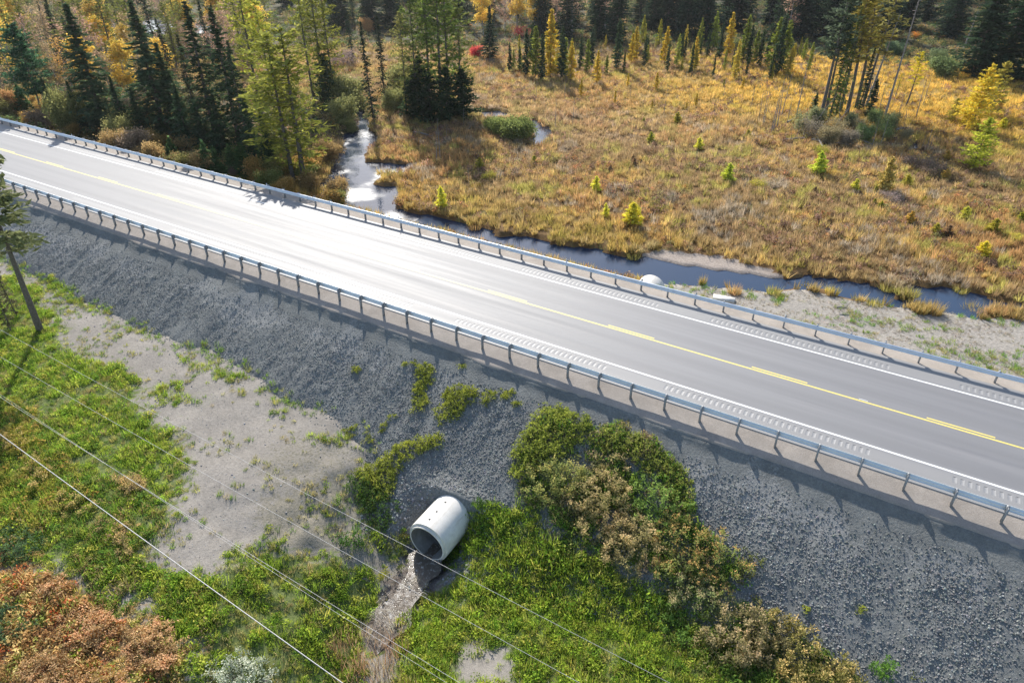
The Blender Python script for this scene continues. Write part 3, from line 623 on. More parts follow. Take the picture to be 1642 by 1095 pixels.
# marsh sedge
def marsh_cols(x, y):
    n = len(x); d = np.hypot(x, y); a = fbm(x, y, 7.0, 33, 3) + rng.normal(0, .12, n); b_ = fbm(x, y, 3.0, 66, 2) + rng.normal(0, .15, n)
    gold = np.array((.385, .285, .10)); brown = np.array((.285, .205, .10)); rust = np.array((.325, .205, .085)); yg = np.array((.30, .27, .075)); grey = np.array((.275, .23, .165))
    c = np.where((a > .18)[:, None], rust, np.where((a > -.02)[:, None], gold, brown))
    c = np.where((b_ > .30)[:, None], yg, c); c = np.where((b_ < -.36)[:, None], grey, c)
    f = sstep(95, 125, d) * sstep(-60, -20, x); c = c * (1 - f[:, None]) + f[:, None] * (np.array((.48, .33, .065)) * .8 + .2 * c)
    pk = np.exp(-((x + 47) / 22) ** 2 - ((y - 92) / 14) ** 2); c = c * (1 - .55 * pk[:, None]) + .55 * pk[:, None] * np.array((.32, .225, .13))
    near_stream = sstep(62, 56, y) * .5; c = c * (1 - near_stream[:, None]) + near_stream[:, None] * np.array((.33, .25, .06))
    return c * rng.uniform(.6, 1.4, (n, 1))
SX, SY = [], []
for y0, y1, dens in ((46, 85, 4.2), (85, 125, 2.2), (125, 210, 1.0)):
    x, y = sample_rect(-130, 50, y0, y1, dens); z = far_z(x, y)
    k = inview(x, y, z, .08) & (z > WZ + .12) & ~inany(x, y, MUD + [BANK]) & (y > YC + 12.5) & (fbm(x, y, 2.0, 70) > -.44) & (rng.random(len(x)) < 1 - .93 * FOREST_EDGE(x, y))
    SX.append(x[k]); SY.append(y[k])
x, y = np.concatenate(SX), np.concatenate(SY); d = np.hypot(x, y); n = len(x)
scatter('marsh_sedge', 'sedge_tuft', x, y, far_z(x, y), (.85 + .55 * sstep(70, 160, d)) * rng.uniform(.7, 1.35, n), marsh_cols(x, y), (rng.uniform(.55, 1.25, n) * (1 + .5 * fbm(x, y, 4, 52))) * .95)
HX, HY = [], []
for y0, y1, dens in ((47, 85, 1.5), (85, 160, .8)):
    x, y = sample_rect(-130, 50, y0, y1, dens); z = far_z(x, y); k = inview(x, y, z, .08) & (z > WZ + .14) & ~inany(x, y, MUD + [BANK]) & (y > YC + 13) & (fbm(x, y, 3.5, 81, 3) > .02) & (rng.random(len(x)) < 1 - .93 * FOREST_EDGE(x, y)); HX.append(x[k]); HY.append(y[k])
x, y = np.concatenate(HX), np.concatenate(HY); n = len(x); sc = rng.uniform(1.1, 2.3, n)
scatter('marsh_heath', 'leaf_clump', x, y, far_z(x, y) + .1, sc, pal(n, [(.20, .125, .085), (.25, .16, .105), (.19, .17, .07), (.29, .155, .065), (.15, .10, .07)], [3, 3, 1.6, 1.6, 2]), sc * rng.uniform(.8, 1.5, n))
# sparse grass and weeds on the bare far bank and along the far shoulder
x, y = sample_rect(-70, 30, 41.2, 62, 6); z = far_z(x, y); k = inview(x, y, z) & (inany(x, y, [BANK]) | (y < YC + 13)) & (z > WZ + .05) & (fbm(x, y * 2, 3, 64) + rng.normal(0, .1, len(x)) > .10); x, y, z = x[k], y[k], z[k]; n = len(x)
scatter('bank_grass', 'grass_tuft', x, y, z, rng.uniform(.6, 1.2, n), pal(n, [(.12, .22, .03), (.19, .24, .05), (.3, .27, .1)], [3, 2, 1.5]))

a = np.array(BANK); x, y = sample_rect(-32, 20, 48, 62, 12); z = far_z(x, y); k = inview(x, y, z) & inany(x, y, [BANK]) & (z > WZ + .05) & (fbm(x, y * 2, 2.2, 14) > -.2); x, y, z = x[k], y[k], z[k]; n = len(x)
scatter('bank_straw', 'grass_tuft', x, y, z, rng.uniform(.35, .8, n), pal(n, [(.30, .26, .19), (.22, .19, .14), (.38, .34, .27)], [2, 2, 1.5]), rng.uniform(.15, .4, n), tilt=.4)
# ------------------------------------------------------------------ tree kinds: every kind is a trunk mesh and a crown mesh
def conifer(H, R, first, nwh, nbr, nsp, droop, spray, sw, lean=.35, shape=1.0, irr=.25, tmat='bark', up=0.0, trunk_r=None, sparse_low=0.0, belly=0.0):
    t = MB(); c = MB(); tr = trunk_r or H * .011
    wob = rng.normal(0, .012 * H, 2); ax = lambda z: np.array([wob[0] * math.sin(z / H * 3), wob[1] * math.sin(z / H * 2.2), z])
    t.tube([ax(z) for z in np.linspace(-.3, H * .985, 8)], list(np.linspace(tr * 1.2, tr * .12, 8)), 6)
    P, D1, D2, Ls, Ws, T = [], [], [], [], [], []
    for z in np.linspace(first * H, H * .985, nwh):
        q = (z / H - first) / (1 - first); r = R * ((1 - q) ** shape) * (.35 + .65 * min(1, q * 4 + .35)) * (1 - belly * (1 - min(1, q / .35))) + .02 * R
        for k in range(nbr):
            if sparse_low and rng.random() < sparse_low * (1 - q): continue
            a = rng.uniform(0, 6.283); L = r * rng.uniform(1 - 2 * irr, 1 + irr); zz = z + rng.normal(0, .12)
            dr = droop * (1 - q) + up * q + rng.normal(0, .07); base = ax(zz); dirv = np.array([math.cos(a), math.sin(a), dr]); side = np.array([-math.sin(a), math.cos(a), 0])
            if L > .35: t.tube([base, base + dirv * L * .85], [tr * .16, tr * .05], 3)
            m = max(3, int(nsp * (L / R + .25)))
            s = rng.uniform(.22, 1.02, m) ** .8; off = rng.normal(0, .22, m) * L * (.3 + .5 * s)
            p = base + dirv * (s * L)[:, None] + side * off[:, None]; p[:, 2] += rng.normal(0, .05, m) + .10 * L * s ** 2 * (1 if droop < 0 else -.3)
            d1 = unit(dirv + side * rng.normal(0, .65, m)[:, None] + np.array([0, 0, 1]) * rng.normal(-.05, lean, m)[:, None]); d2 = unit(np.cross(d1, rdir(m) * .55 + np.array([0, 0, 1])))
            P.append(p); D1.append(d1); D2.append(d2); Ls.append(spray * rng.uniform(.6, 1.3, m)); Ws.append(sw * rng.uniform(.6, 1.3, m)); T.append(rng.random(m) * .7 + .3 * rng.random())
    c.leaves(np.concatenate(P), np.concatenate(D1), np.concatenate(D2), np.concatenate(Ls), np.concatenate(Ws), np.concatenate(T))
    return t.mesh('trunk', M[tmat], True), c.mesh('crown', M['leaf']), H
def broadleaf(H, R, first, nl, ncl, nleaf, leaf, tmat='pale_bark', gap=.45, trunks=1):
    t = MB(); c = MB(); P = []; T = []
    for q in range(trunks):
        b0 = np.array([rng.normal(0, .25 * (trunks > 1)), rng.normal(0, .25 * (trunks > 1)), -.2]); top = b0 * 3 + np.array([rng.normal(0, .05 * H), rng.normal(0, .05 * H), H * .92]); tr = H * .010
        t.tube([b0, b0 * .6 + top * .35, top], [tr * 1.2, tr * .8, tr * .15], 6)
        for k in range(nl):
            f = rng.uniform(first, .95); base = b0 + (top - b0) * f; a = rng.uniform(0, 6.283); g = math.sin(math.pi * min(1, (f - first) / (1 - first) * .8 + .2)); L = R * g * rng.uniform(.6, 1.15)
            tip = base + np.array([math.cos(a) * L, math.sin(a) * L, L * rng.uniform(.3, 1.0)]); t.tube([base, (base + tip) / 2 + np.array([0, 0, -.05 * L]), tip], [tr * .35, tr * .22, tr * .07], 3)
            for j in range(ncl):
                s = rng.uniform(.4, 1.05); cc = base + (tip - base) * s + rng.normal(0, .16 * R, 3); m = int(nleaf * rng.uniform(.4, 1.4)); P.append(cc + rng.normal(0, gap * R * .35, (m, 3))); T.append(np.clip(rng.random(m) * .6 + rng.random() * .4, 0, 1))
    p = np.concatenate(P); n = len(p); d1 = rdir(n); c.leaves(p, d1, unit(np.cross(d1, rdir(n))), leaf * rng.uniform(.6, 1.3, n), leaf * .7 * rng.uniform(.6, 1.3, n), np.concatenate(T))
    return t.mesh('trunk', M[tmat], True), c.mesh('crown', M['leaf']), H
def snag(H, nb, L, tmat='dead_wood'):
    t = MB(); c = MB(); tr = H * .013; lx, ly = rng.normal(0, .03 * H, 2); ax = lambda z: np.array([lx * z / H, ly * z / H, z])
    t.tube([ax(z) for z in np.linspace(-.3, H, 5)], list(np.linspace(tr * 1.3, tr * .25, 5)), 6)
    for k in range(nb):
        z = rng.uniform(.2, .98) * H; a = rng.uniform(0, 6.283); l = L * rng.uniform(.3, 1) * (1.1 - z / H * .7); b0 = ax(z); c.tube([b0, b0 + np.array([math.cos(a) * l * .6, math.sin(a) * l * .6, .02]), b0 + np.array([math.cos(a) * l, math.sin(a) * l, -.12 * l + rng.normal(0, .15 * l)])], [tr * .25, tr * .18, tr * .06], 3)
    return t.mesh('trunk', M[tmat], True), c.mesh('bare_branches', M[tmat]), H
K = {}
K['fir'] = [conifer(14, 2.6, .03, 42, 9, 13, -.30, .66, .28, .35, 1.05, .38) for k in range(3)]
K['spruce'] = [conifer(16, 2.1, .06, 44, 8, 11, -.38, .58, .26, .4, .85, .42, sparse_low=.45) for k in range(3)]
K['big_spruce'] = [conifer(17, 3.6, .02, 44, 10, 19, -.22, .80, .34, .35, .85, .42) for k in range(3)]
K['black_spruce'] = [conifer(7, .85, .08, 30, 8, 9, -.35, .42, .26, .4, .55, .35, sparse_low=.25) for k in range(4)]
K['larch'] = [conifer(16, 2.7, .12, 28, 7, 15, .02, .64, .22, .65, .42, .6, up=.35, sparse_low=.35, belly=.5) for k in range(4)]
K['pole_larch'] = [conifer(16, 1.9, .45, 20, 6, 13, .0, .62, .24, .6, .45, .5, up=.4, sparse_low=.45) for k in range(3)]
K['pole_pine'] = [conifer(16, 2.0, .50, 14, 7, 20, .12, .60, .24, .7, .40, .4, up=.45, sparse_low=.3) for k in range(2)]
K['broad_larch'] = [conifer(8, 2.4, .06, 26, 8, 16, .10, .55, .24, .65, .6, .45, up=.4, sparse_low=.1) for k in range(3)]
K['bog_larch'] = [conifer(6, 1.15, .12, 26, 8, 11, .05, .44, .24, .6, .75, .35, up=.4, sparse_low=.25) for k in range(4)]
K['young_larch'] = [conifer(3.2, 1.05, .03, 20, 9, 12, .15, .40, .20, .7, .55, .45, up=.4) for k in range(3)]
K['sapling'] = [conifer(2.4, .75, .04, 18, 9, 11, -.05, .28, .16, .5, .9, .25) for k in range(2)]
K['pine'] = [conifer(14, 3.4, .30, 22, 8, 42, .12, .62, .26, .7, .45, .35, up=.45) for k in range(2)]
K['aspen'] = [broadleaf(12, 2.3, .34, 18, 6, 36, .34) for k in range(4)]
K['bare_birch'] = [broadleaf(11, 2.0, .3, 26, 4, 11, .27) for k in range(3)]
K['bush'] = [broadleaf(3.2, 1.4, .10, 11, 6, 30, .20, 'bark', .6, 4) for k in range(3)]
K['twig_bush'] = [broadleaf(2.2, 1.2, .10, 10, 3, 16, .14, 'bark', .5, 4) for k in range(2)]
K['cedar'] = [conifer(7, 2.1, .02, 26, 9, 17, -.12, .55, .28, .6, .5, .5) for k in range(2)]
K['snag'] = [snag(9, 26, .9) for k in range(4)]
K['bare_pole'] = [snag(6, 9, .5) for k in range(3)]
NAME = dict(fir='fir_tree', spruce='spruce_tree', big_spruce='spruce_tree', black_spruce='black_spruce', larch='larch_tree', pole_larch='larch_tree', pole_pine='pine_tree', broad_larch='larch_tree', bog_larch='larch_tree', young_larch='larch_tree', sapling='conifer_sapling', pine='pine_tree',
            aspen='aspen_tree', bare_birch='birch_tree', bush='bush', twig_bush='bush', cedar='cedar_tree', snag='dead_tree', bare_pole='dead_tree')
CAT = dict(bush='bush', twig_bush='bush', sapling='sapling', snag='dead tree', bare_pole='dead tree')
DARK = (.056, .088, .042); FIRC = (.064, .102, .05); PINE = (.045, .095, .048); LARCHG = (.22, .225, .042); LARCHY = (.50, .40, .05); LARCHYG = (.30, .30, .045); GOLD = (.46, .32, .06); ORANGE = (.46, .20, .04)
DUN = (.28, .20, .11); OLIVE = (.20, .20, .07); RED = (.42, .07, .06)
def tree(kind, x, y, z, h, label, col, group=None, wide=1.0, lean=(0, 0), var=None, rz=None):
    tm, cm, H = K[kind][rng.integers(len(K[kind])) if var is None else var]
    t = thing(NAME[kind], label, CAT.get(kind, 'tree'), (x, y, z), 0, group)
    t.rotation_euler = (lean[1], lean[0], rng.uniform(0, 6.283) if rz is None else rz); s = h / H; t.scale = (s * wide, s * wide, s)
    o = obj('trunk', tm, t); c = obj(cm.name.split('.')[0], cm, t); c.name.startswith('bare') and tag(c, kind='stuff'); j = rng.uniform(.85, 1.18)
    c.color = tuple(float(v) * j for v in col) + (1,); return t
def ht(x, y, z, vtop):
    """height of an upright thing whose tip is seen at row vtop"""
    lo, hi = .1, 60
    for k in range(40):
        m = (lo + hi) / 2
        if proj(x, y, z + m)[1] > vtop: lo = m
        else: hi = m
    return lo
def T(kind, u, v, vtop, label, col, group=None, wide=1.0, h=None, **k):
    x, y, z = hit(u, v, True); return tree(kind, x, y, z, h or ht(x, y, z, vtop), label, col, group, wide, **k)

# --- trees behind the far guard rail, left half
T('pine', 72, 196, 40, 'broad bluish pine with rounded crown at the far left behind the guard rail', PINE, wide=.95)
T('fir', 168, 205, 6, 'tall dark fir with a needle-thin tip, first tall fir right of the bluish pine', FIRC, wide=1.5)
T('fir', 266, 214, 4, 'tall dark fir with the broadest skirt, second tall fir right of the bluish pine', FIRC, wide=1.55)
T('fir', 288, 215, 70, 'shorter fir leaning on the broad-skirted dark fir from the right', (.06, .095, .042), wide=1.25)
T('spruce', 352, 246, 2, 'tall thin dark spruce whose tip crosses the far white pond', DARK, wide=1.45)
T('spruce', 388, 252, 12, 'tall thin dark spruce just left of the large feathery larches', DARK, wide=1.4)
T('spruce', 326, 236, 55, 'sparse brownish spruce between the broad fir and the thin spruces', (.075, .075, .04))
T('spruce', 408, 262, 64, 'smaller dark spruce with club-shaped top beside the large larches', DARK)
T('larch', 472, 296, 54, 'large feathery olive larch by the far guard rail, left one of the front pair', (.23, .235, .045), wide=1.5)
T('larch', 489, 298, 46, 'large feathery olive larch by the far guard rail, right one of the front pair', (.23, .235, .045), wide=1.5)
T('larch', 440, 282, 150, 'low leafy larch filling the gap under the front larches', (.15, .18, .04), wide=1.1)
T('larch', 452, 240, 2, 'yellow-green larch with dark trunk behind the front pair of large larches', LARCHYG, wide=1.0)
T('larch', 424, 215, -60, 'tall yellow-green larch rising out of the picture left of the front larch pair', LARCHYG, wide=1.0)
T('larch', 505, 170, -60, 'tall thin-trunked larch rising out of the picture, left of three behind the front larches', LARCHG, wide=.9)
T('larch', 520, 165, -75, 'tall thin-trunked larch rising out of the picture, middle of three behind the front larches', LARCHG, wide=.9)
T('larch', 538, 162, -50, 'tall thin-trunked larch rising out of the picture, right of three beside the creek bend', LARCHG, wide=.9)
T('cedar', 528, 168, 88, 'dark cedar clump at the foot of the three thin larches', DARK, wide=.9)
for u, v, vt in ((282, 262, 222), (376, 282, 236), (396, 290, 232), (422, 285, 246)):
    T('sapling', u, v, vt, 'small bright green fir sapling just behind the far guard rail', (.09, .15, .05), 'fir saplings behind the guard rail', wide=1.2)
T('bush', 112, 212, 138, 'pale green rounded bush behind the guard rail right of the bluish pine', OLIVE, wide=.62)
T('bush', 30, 180, 140, 'rusty orange bush at the far left behind the guard rail', (.30, .17, .07), wide=.8)
T('bush', 190, 238, 186, 'olive bush with pale stems between the two tall firs', (.20, .19, .07), wide=.7)
T('bush', 210, 222, 170, 'dull olive bush at the foot of the broad-skirted fir', (.13, .13, .05))
for u, v, vt, cc, lb in ((150, 148, 42, GOLD, 'golden aspen right behind the first tall dark fir'), (210, 165, 52, GOLD, 'bright yellow aspen left of the broad-skirted fir'), (262, 140, 66, GOLD, 'yellow aspen in front of the far white pond'), (120, 150, 44, (.36, .22, .07), 'thin dun orange birch left of the first tall fir'),
                          (186, 172, 70, DUN, 'half bare dun birch between the two tall firs'), (28, 140, 12, (.44, .30, .06), 'yellowish aspen behind the bluish pine'), (10, 165, 70, DUN, 'dun half bare birch at the left picture edge behind the guard rail'), (236, 150, 30, (.3, .22, .1), 'dun birch hidden half behind the broad-skirted fir'), (312, 160, 92, (.3, .2, .09), 'dun birch among the thin dark spruces')):
    T('aspen' if cc == GOLD else 'bare_birch', u, v, vt, lb, cc, wide=1.15)
for u, v, hh in ((132, 208, 6), (205, 222, 7.5), (232, 226, 6.5), (306, 242, 8), (332, 250, 7), (364, 258, 8), (414, 272, 8.5), (436, 284, 7), (92, 200, 6)):
    T('fir', u, v, 0, 'smaller fir between the tall roadside firs', (.055, .092, .045), 'smaller firs between the tall roadside firs', h=hh, wide=1.35)
# --- by the pond
T('spruce', 600, 194, 34, 'thin black spruce leaning left on the pond shore, front one of two', (.028, .042, .022), wide=.75, lean=(-.03, 0))
T('spruce', 618, 166, 22, 'thin black spruce on the pond shore, the taller one behind', (.03, .045, .024), wide=.7)
T('larch', 652, 190, 20, 'pale olive larch standing right of the two thin black spruces', (.21, .20, .06), wide=.75)
for u, v, vt, q in ((690, 186, -70, 'left'), (708, 190, -85, 'middle'), (722, 186, -60, 'right')):
    T('larch', u, v, vt, 'very tall green larch in the clump beyond the pond, %s trunk of three' % q, (.12, .16, .035), wide=.95)
T('larch', 668, 188, -20, 'green larch at the left side of the clump beyond the pond', (.11, .14, .035), wide=.9)
T('larch', 738, 184, 8, 'shorter larch at the right side of the clump beyond the pond', (.13, .15, .04), wide=1.0)
for u, v, vt, w, lb in ((664, 192, 122, 1.1, 'green cedar at the left foot of the larch clump beyond the pond'), (690, 196, 118, 1.1, 'dark cedar in the middle of the clump beyond the pond, front'), (716, 194, 110, 1.1, 'dark cedar in the clump beyond the pond, second from the right'), (742, 190, 112, 1.25, 'dark cedar with the widest skirt at the right end of the clump beyond the pond'), (678, 186, 92, 1.0, 'narrow dark cedar left of centre in the clump beyond the pond')):
    T('cedar', u, v, vt, lb, (.036, .066, .028), wide=w)
T('fir', 786, 96, 10, 'dark broad fir standing alone behind the larch clump, red shrub at its foot', (.028, .055, .03), wide=1.25)
T('bush', 762, 92, 72, 'crimson red shrub at the foot of the lone dark fir', RED)
T('twig_bush', 836, 58, 40, 'crimson shrub right of the lone dark fir', RED, wide=1.3)
T('spruce', 566, 92, 22, 'dark spruce behind the creek bend, left of the thin black spruces', (.03, .055, .03), wide=1.1)
T('bush', 590, 52, 28, 'orange shrub far behind the thin black spruces', (.34, .20, .08), wide=.9)
T('twig_bush', 556, 106, 76, 'purple-grey bare bush beside the creek bend', (.2, .15, .13), wide=1.4)
for u, v, vt in ((572, 172, 118), (556, 196, 150), (562, 215, 190), (640, 150, 98), (630, 178, 140)):
    T('bush', u, v, vt, 'olive willow bush on the pond shore', (.19, .19, .07), 'willow bushes on the pond shore', wide=.9)
for u, v, vt in ((800, 214, 184), (818, 220, 188), (838, 224, 184), (786, 208, 186)):
    T('bush', u, v, vt, 'green willow bush beside the small pools in the marsh', (.17, .20, .06), 'willow bushes by the marsh pools', wide=1.25)
# --- tamarack island on the right
for u, v, vt, ln, lb in ((1314, 198, -30, .04, 'tall pine with bluish crown, leftmost trunk on the deadwood island'), (1372, 176, -50, .10, 'tall leaning larch with yellow top and dark trunk on the deadwood island'), (1357, 186, -40, .09, 'tall leaning larch with dark trunk, middle of the deadwood island')):
    T('pole_pine' if 'pine' in lb else 'pole_larch', u, v, vt, lb, (.075, .10, .06) if 'pine' in lb else (.24, .20, .045), wide=1.2, lean=(ln, 0))
for kd, u, v, vt, ln, cc, lb in (('pole_pine', 1322, 190, -10, .02, (.07, .10, .055), 'pine with sparse bluish crown, second trunk from the left on the deadwood island'), ('pole_larch', 1346, 184, -20, .05, (.26, .23, .05), 'thin yellowish larch, in the middle of the trunks of the deadwood island'), ('pole_larch', 1382, 174, -30, .11, (.20, .19, .06), 'leaning olive larch at the right of the trunks of the deadwood island'), ('black_spruce', 1300, 200, 150, 0, (.07, .10, .045), 'short scraggly spruce at the left end of the deadwood island'), ('black_spruce', 1392, 190, 128, .02, (.05, .08, .04), 'short scraggly spruce at the right end of the deadwood island')):
    T(kd, u, v, vt, lb, cc, wide=1.15, lean=(ln, 0))
T('spruce', 1328, 196, 40, 'narrow green spruce between the tall trunks of the deadwood island', (.11, .15, .035), wide=.8)
T('spruce', 1338, 190, 10, 'thin olive larch-like spruce between the tall trunks of the deadwood island', (.13, .15, .045), wide=.7)
T('spruce', 1376, 180, 76, 'dark narrow spruce at the right side of the deadwood island', (.03, .055, .025), wide=.95)
T('snag', 1388, 172, 20, 'grey dead tree with fine bare branches at the right of the deadwood island', DUN, wide=1.0, lean=(.08, 0))
T('snag', 1418, 190, -40, 'tall thin dead trunk right of the deadwood island', DUN, wide=.55)
T('snag', 1276, 190, 86, 'dead tree left of the deadwood island', DUN, wide=.6)
T('snag', 1545, 80, 10, 'silvery dead tree with bare branches left of the big dark spruces', DUN, wide=1.2)
T('bare_pole', 1452, 196, 168, 'short broken stump leaning right beyond the deadwood island', DUN, lean=(.22, 0), wide=1.6)
# leaning dead trunks of the island
for u, v, vt, ln in ((1300, 205, 128, -.55), (1330, 214, 150, -.45), (1345, 205, 160, .35)):
    T('bare_pole', u, v, vt, 'grey dead trunk leaning over on the deadwood island', DUN, 'leaning dead trunks on the island', lean=(ln, .1), wide=.9)
for k, (u, v, vt) in enumerate(((1240, 210, 130), (1246, 205, 125), (1236, 215, 140), (1262, 198, 150), (1252, 190, 120), (1224, 205, 150), (1216, 195, 140), (1396, 168, 100), (1402, 170, 110), (1410, 175, 122), (1392, 160, 96), (1430, 175, 130), (1412, 232, 186), (1398, 236, 190), (1440, 188, 140), (1468, 190, 120), (1480, 170, 118), (1486, 238, 196), (1492, 236, 208), (1478, 240, 212), (1508, 150, 118),
                               (890, 206, 158), (918, 204, 150), (1064, 186, 140), (905, 160, 120), (786, 128, 96), (768, 124, 88), (792, 126, 92), (808, 118, 84), (1160, 158, 126), (1180, 120, 90), (1222, 206, 146), (1205, 170, 128), (1100, 130, 100), (860, 160, 130), (1010, 160, 128), (706, 256, 190), (744, 205, 170), (700, 262, 206), (752, 298, 262), (716, 224, 196))):
    T('bare_pole', u, v, vt, 'thin grey dead pole standing in the marsh', DUN, 'dead poles standing in the marsh', wide=.8)
for u, v, vt, w in ((1296, 222, 186, .8), (1322, 230, 200, 1.0), (1350, 232, 206, 1.2), (1382, 226, 198, 1.0), (1408, 214, 180, .7), (1428, 206, 178, .8), (1284, 214, 172, .6), (1362, 206, 178, .7), (1396, 200, 172, .7), (1446, 226, 206, .9), (1312, 206, 170, .7), (1340, 216, 186, .8), (1374, 212, 186, .8), (1418, 222, 200, 1.0)):
    T('bush' if rng.random() < .55 else 'twig_bush', u, v, vt, 'grey-green or brown shrub crowding the foot of the deadwood island', [(.20, .21, .10), (.26, .22, .12), (.15, .19, .07), (.22, .19, .14)][rng.integers(4)], 'shrubs on the deadwood island', wide=w * .95)
# fallen logs
def log(u, v, du, dv, label, group=None, r=.10):
    x0, y0, z0 = hit(u, v, True); x1, y1, z1 = hit(u + du, v + dv, True); b = MB(); t = thing('fallen_log', label, 'log', (x0, y0, z0), 0, group); L = np.array([x1 - x0, y1 - y0, z1 - z0]); n = 4
    b.tube([tuple(L * q + np.array([0, 0, .35 + .06 * math.sin(5 * q)])) for q in np.linspace(0, 1, n)], [r * (1.2 - .8 * q) for q in np.linspace(0, 1, n)], 6); b.build('log_trunk', M['dead_wood'], t, True)
    c = MB()
    for k in range(6):
        q = rng.uniform(.15, .9); p = L * q + np.array([0, 0, .35]); c.tube([p, p + rdir(1)[0] * .8 + np.array([0, 0, .5])], [r * .3, r * .08], 3)
    c.build('branch_stub', M['dead_wood'], t)
for u, v, du, dv in ((1300, 228, 60, 8), (1312, 232, 26, -22), (1262, 200, 38, -18), (1340, 214, 60, 22), (1290, 226, -40, 2), (1362, 204, 44, 14), (1436, 212, 26, -4), (1318, 240, -12, -22), (1384, 196, -34, 16)):
    log(u, v, du, dv, 'bleached fallen log lying across the deadwood island', 'fallen logs on the island')
log(664, 216, 30, 6, 'grey fallen log lying at the foot of the larch clump beyond the pond')
log(1340, 499, 18, 1, 'dark stick lying on the bare bank beyond the right end of the guard rail', r=.06)

# --- larches of the open bog, right side
T('broad_larch', 1556, 208, 106, 'bright yellow larch in the bog group at the right, tallest of them', LARCHY, wide=1.0)
T('broad_larch', 1548, 200, 150, 'bright lemon-yellow larch in front of the bog group at the right', (.46, .38, .04), wide=1.15)
T('broad_larch', 1586, 184, 100, 'yellow-olive larch at the right end of the bog group', (.32, .28, .06), wide=.85)
T('broad_larch', 1524, 196, 158, 'small pale yellow larch at the left end of the bog group', (.38, .33, .06), wide=1.0)
T('broad_larch', 1600, 178, 152, 'small orange-tinted larch behind the bog group at the right', (.42, .27, .06), wide=1.0)
T('broad_larch', 1559, 270, 190, 'green larch standing alone in front of the bog group at the right', (.36, .38, .05), wide=1.1)
T('young_larch', 1606, 208, 190, 'small round lemon-yellow larch right of the bog group', (.40, .37, .04), wide=1.4)
T('pole_larch', 1452, 172, 84, 'bright yellow larch with bare lower trunk between the island and the bog group', (.44, .38, .035), wide=1.3)
T('pole_larch', 1434, 160, 118, 'smaller yellow larch leaning beside the bare-trunked yellow larch', (.46, .38, .035), wide=.9)
T('young_larch', 1310, 279, 246, 'small lime-green larch in front of the deadwood island', (.44, .48, .07), wide=1.2)
T('young_larch', 1166, 293, 264, 'small dark lime-green larch alone in the middle of the open marsh', (.44, .48, .07), wide=1.1)
T('young_larch', 1416, 308, 256, 'thin pale yellow larch with bare stem above a grey shrub in the marsh', (.36, .29, .09), wide=.8)
T('twig_bush', 1430, 322, 306, 'low grey bare bush in the marsh below the pale yellow larch', (.24, .19, .17), wide=1.6)
T('twig_bush', 1476, 270, 250, 'long dark brown bare bush right of the deadwood island', (.16, .12, .09), wide=2.0)
T('twig_bush', 1502, 282, 262, 'dark brown bare bush left of the lone green larch', (.16, .12, .09), wide=1.6)
T('young_larch', 1014, 360, 326, 'bright yellow-green larch bush near the stream, in the middle of the marsh edge', (.62, .56, .07), wide=1.4)
T('young_larch', 955, 308, 284, 'pale lime larch sapling in the marsh left of centre', (.50, .48, .08), wide=1.1)
T('young_larch', 970, 350, 328, 'small lime larch sapling just left of the bright larch bush near the stream', (.50, .48, .08), wide=.9)
T('young_larch', 708, 336, 302, 'yellow-green larch sapling right beside the pond mouth', (.50, .48, .08), wide=.9)
T('young_larch', 1573, 412, 388, 'bright yellow larch sapling above the stream at the right', (.60, .52, .06), wide=1.3)
T('young_larch', 1120, 240, 222, 'tiny lime larch sapling in the brown middle of the marsh', (.50, .48, .08), wide=1.3)
T('young_larch', 1370, 306, 288, 'tiny lime larch sapling right of the small lime-green larch', (.50, .48, .08), wide=1.3)
T('young_larch', 1546, 350, 332, 'pale green larch sapling in the marsh below the lone green larch', (.50, .48, .08), wide=1.3)
T('young_larch', 1590, 375, 352, 'yellow larch sapling at the right marsh edge', (.36, .32, .05), wide=1.4)
for k in range(46):
    u, v = float(rng.uniform(690, 1640)), float(rng.uniform(150, 420))
    if v > 300 + (u - 690) * .12 or (v < 240 and 1200 < u < 1500): continue
    q = int(rng.integers(4)); kd = 'young_larch' if rng.random() < .6 else 'twig_bush'; nm = ('lime', 'yellow-green', 'brown', 'golden')[q] + (' larch sapling' if kd == 'young_larch' else ' bush'); T(kd, u, v, v - float(rng.uniform(8, 18)), 'small ' + nm + ' growing in the open marsh', [LARCHYG, (.38, .34, .06), (.24, .16, .09), (.42, .30, .07)][q], nm + ' scattered over the marsh', wide=1.3)
# --- line of narrow trees on the far marsh edge
row = [(833, 118, 75, 1), (843, 124, 48, 0), (858, 128, 44, 2), (868, 130, 56, 0), (882, 128, 18, 3), (899, 128, 46, 0), (906, 126, 62, 2), (915, 132, 68, 3), (930, 112, 60, 0), (940, 118, 64, 2), (948, 108, 46, 0), (957, 136, 82, 3), (972, 120, 90, 2), (988, 112, 30, 0), (1000, 118, 84, 1), (1012, 104, 55, 3), (1017, 100, 44, 3), (1033, 108, 60, 0), (1052, 146, 116, 3), (1065, 104, 44, 3), (1090, 98, 56, 1), (1096, 96, 60, 0), (1112, 112, 60, 3), (1122, 90, 58, 1),
       (1133, 92, 50, 0), (1143, 78, 20, 2), (1153, 96, 38, 0), (1166, 92, 22, 3), (1190, 102, 26, 2), (1198, 104, 42, 0), (1208, 104, 50, 2), (1216, 108, 48, 1), (1228, 106, 52, 0), (1236, 118, 30, 2), (1244, 122, 26, 0), (1252, 118, 34, 2), (1264, 84, 44, 1), (1288, 96, 62, 2), (824, 112, 80, 2), (817, 116, 70, 0), (1006, 140, 118, 3), (931, 156, 128, 3), (985, 168, 146, 3), (1045, 176, 160, 3), (1115, 172, 150, 3), (1190, 146, 124, 3), (1160, 142, 126, 2), (1100, 176, 162, 3)]
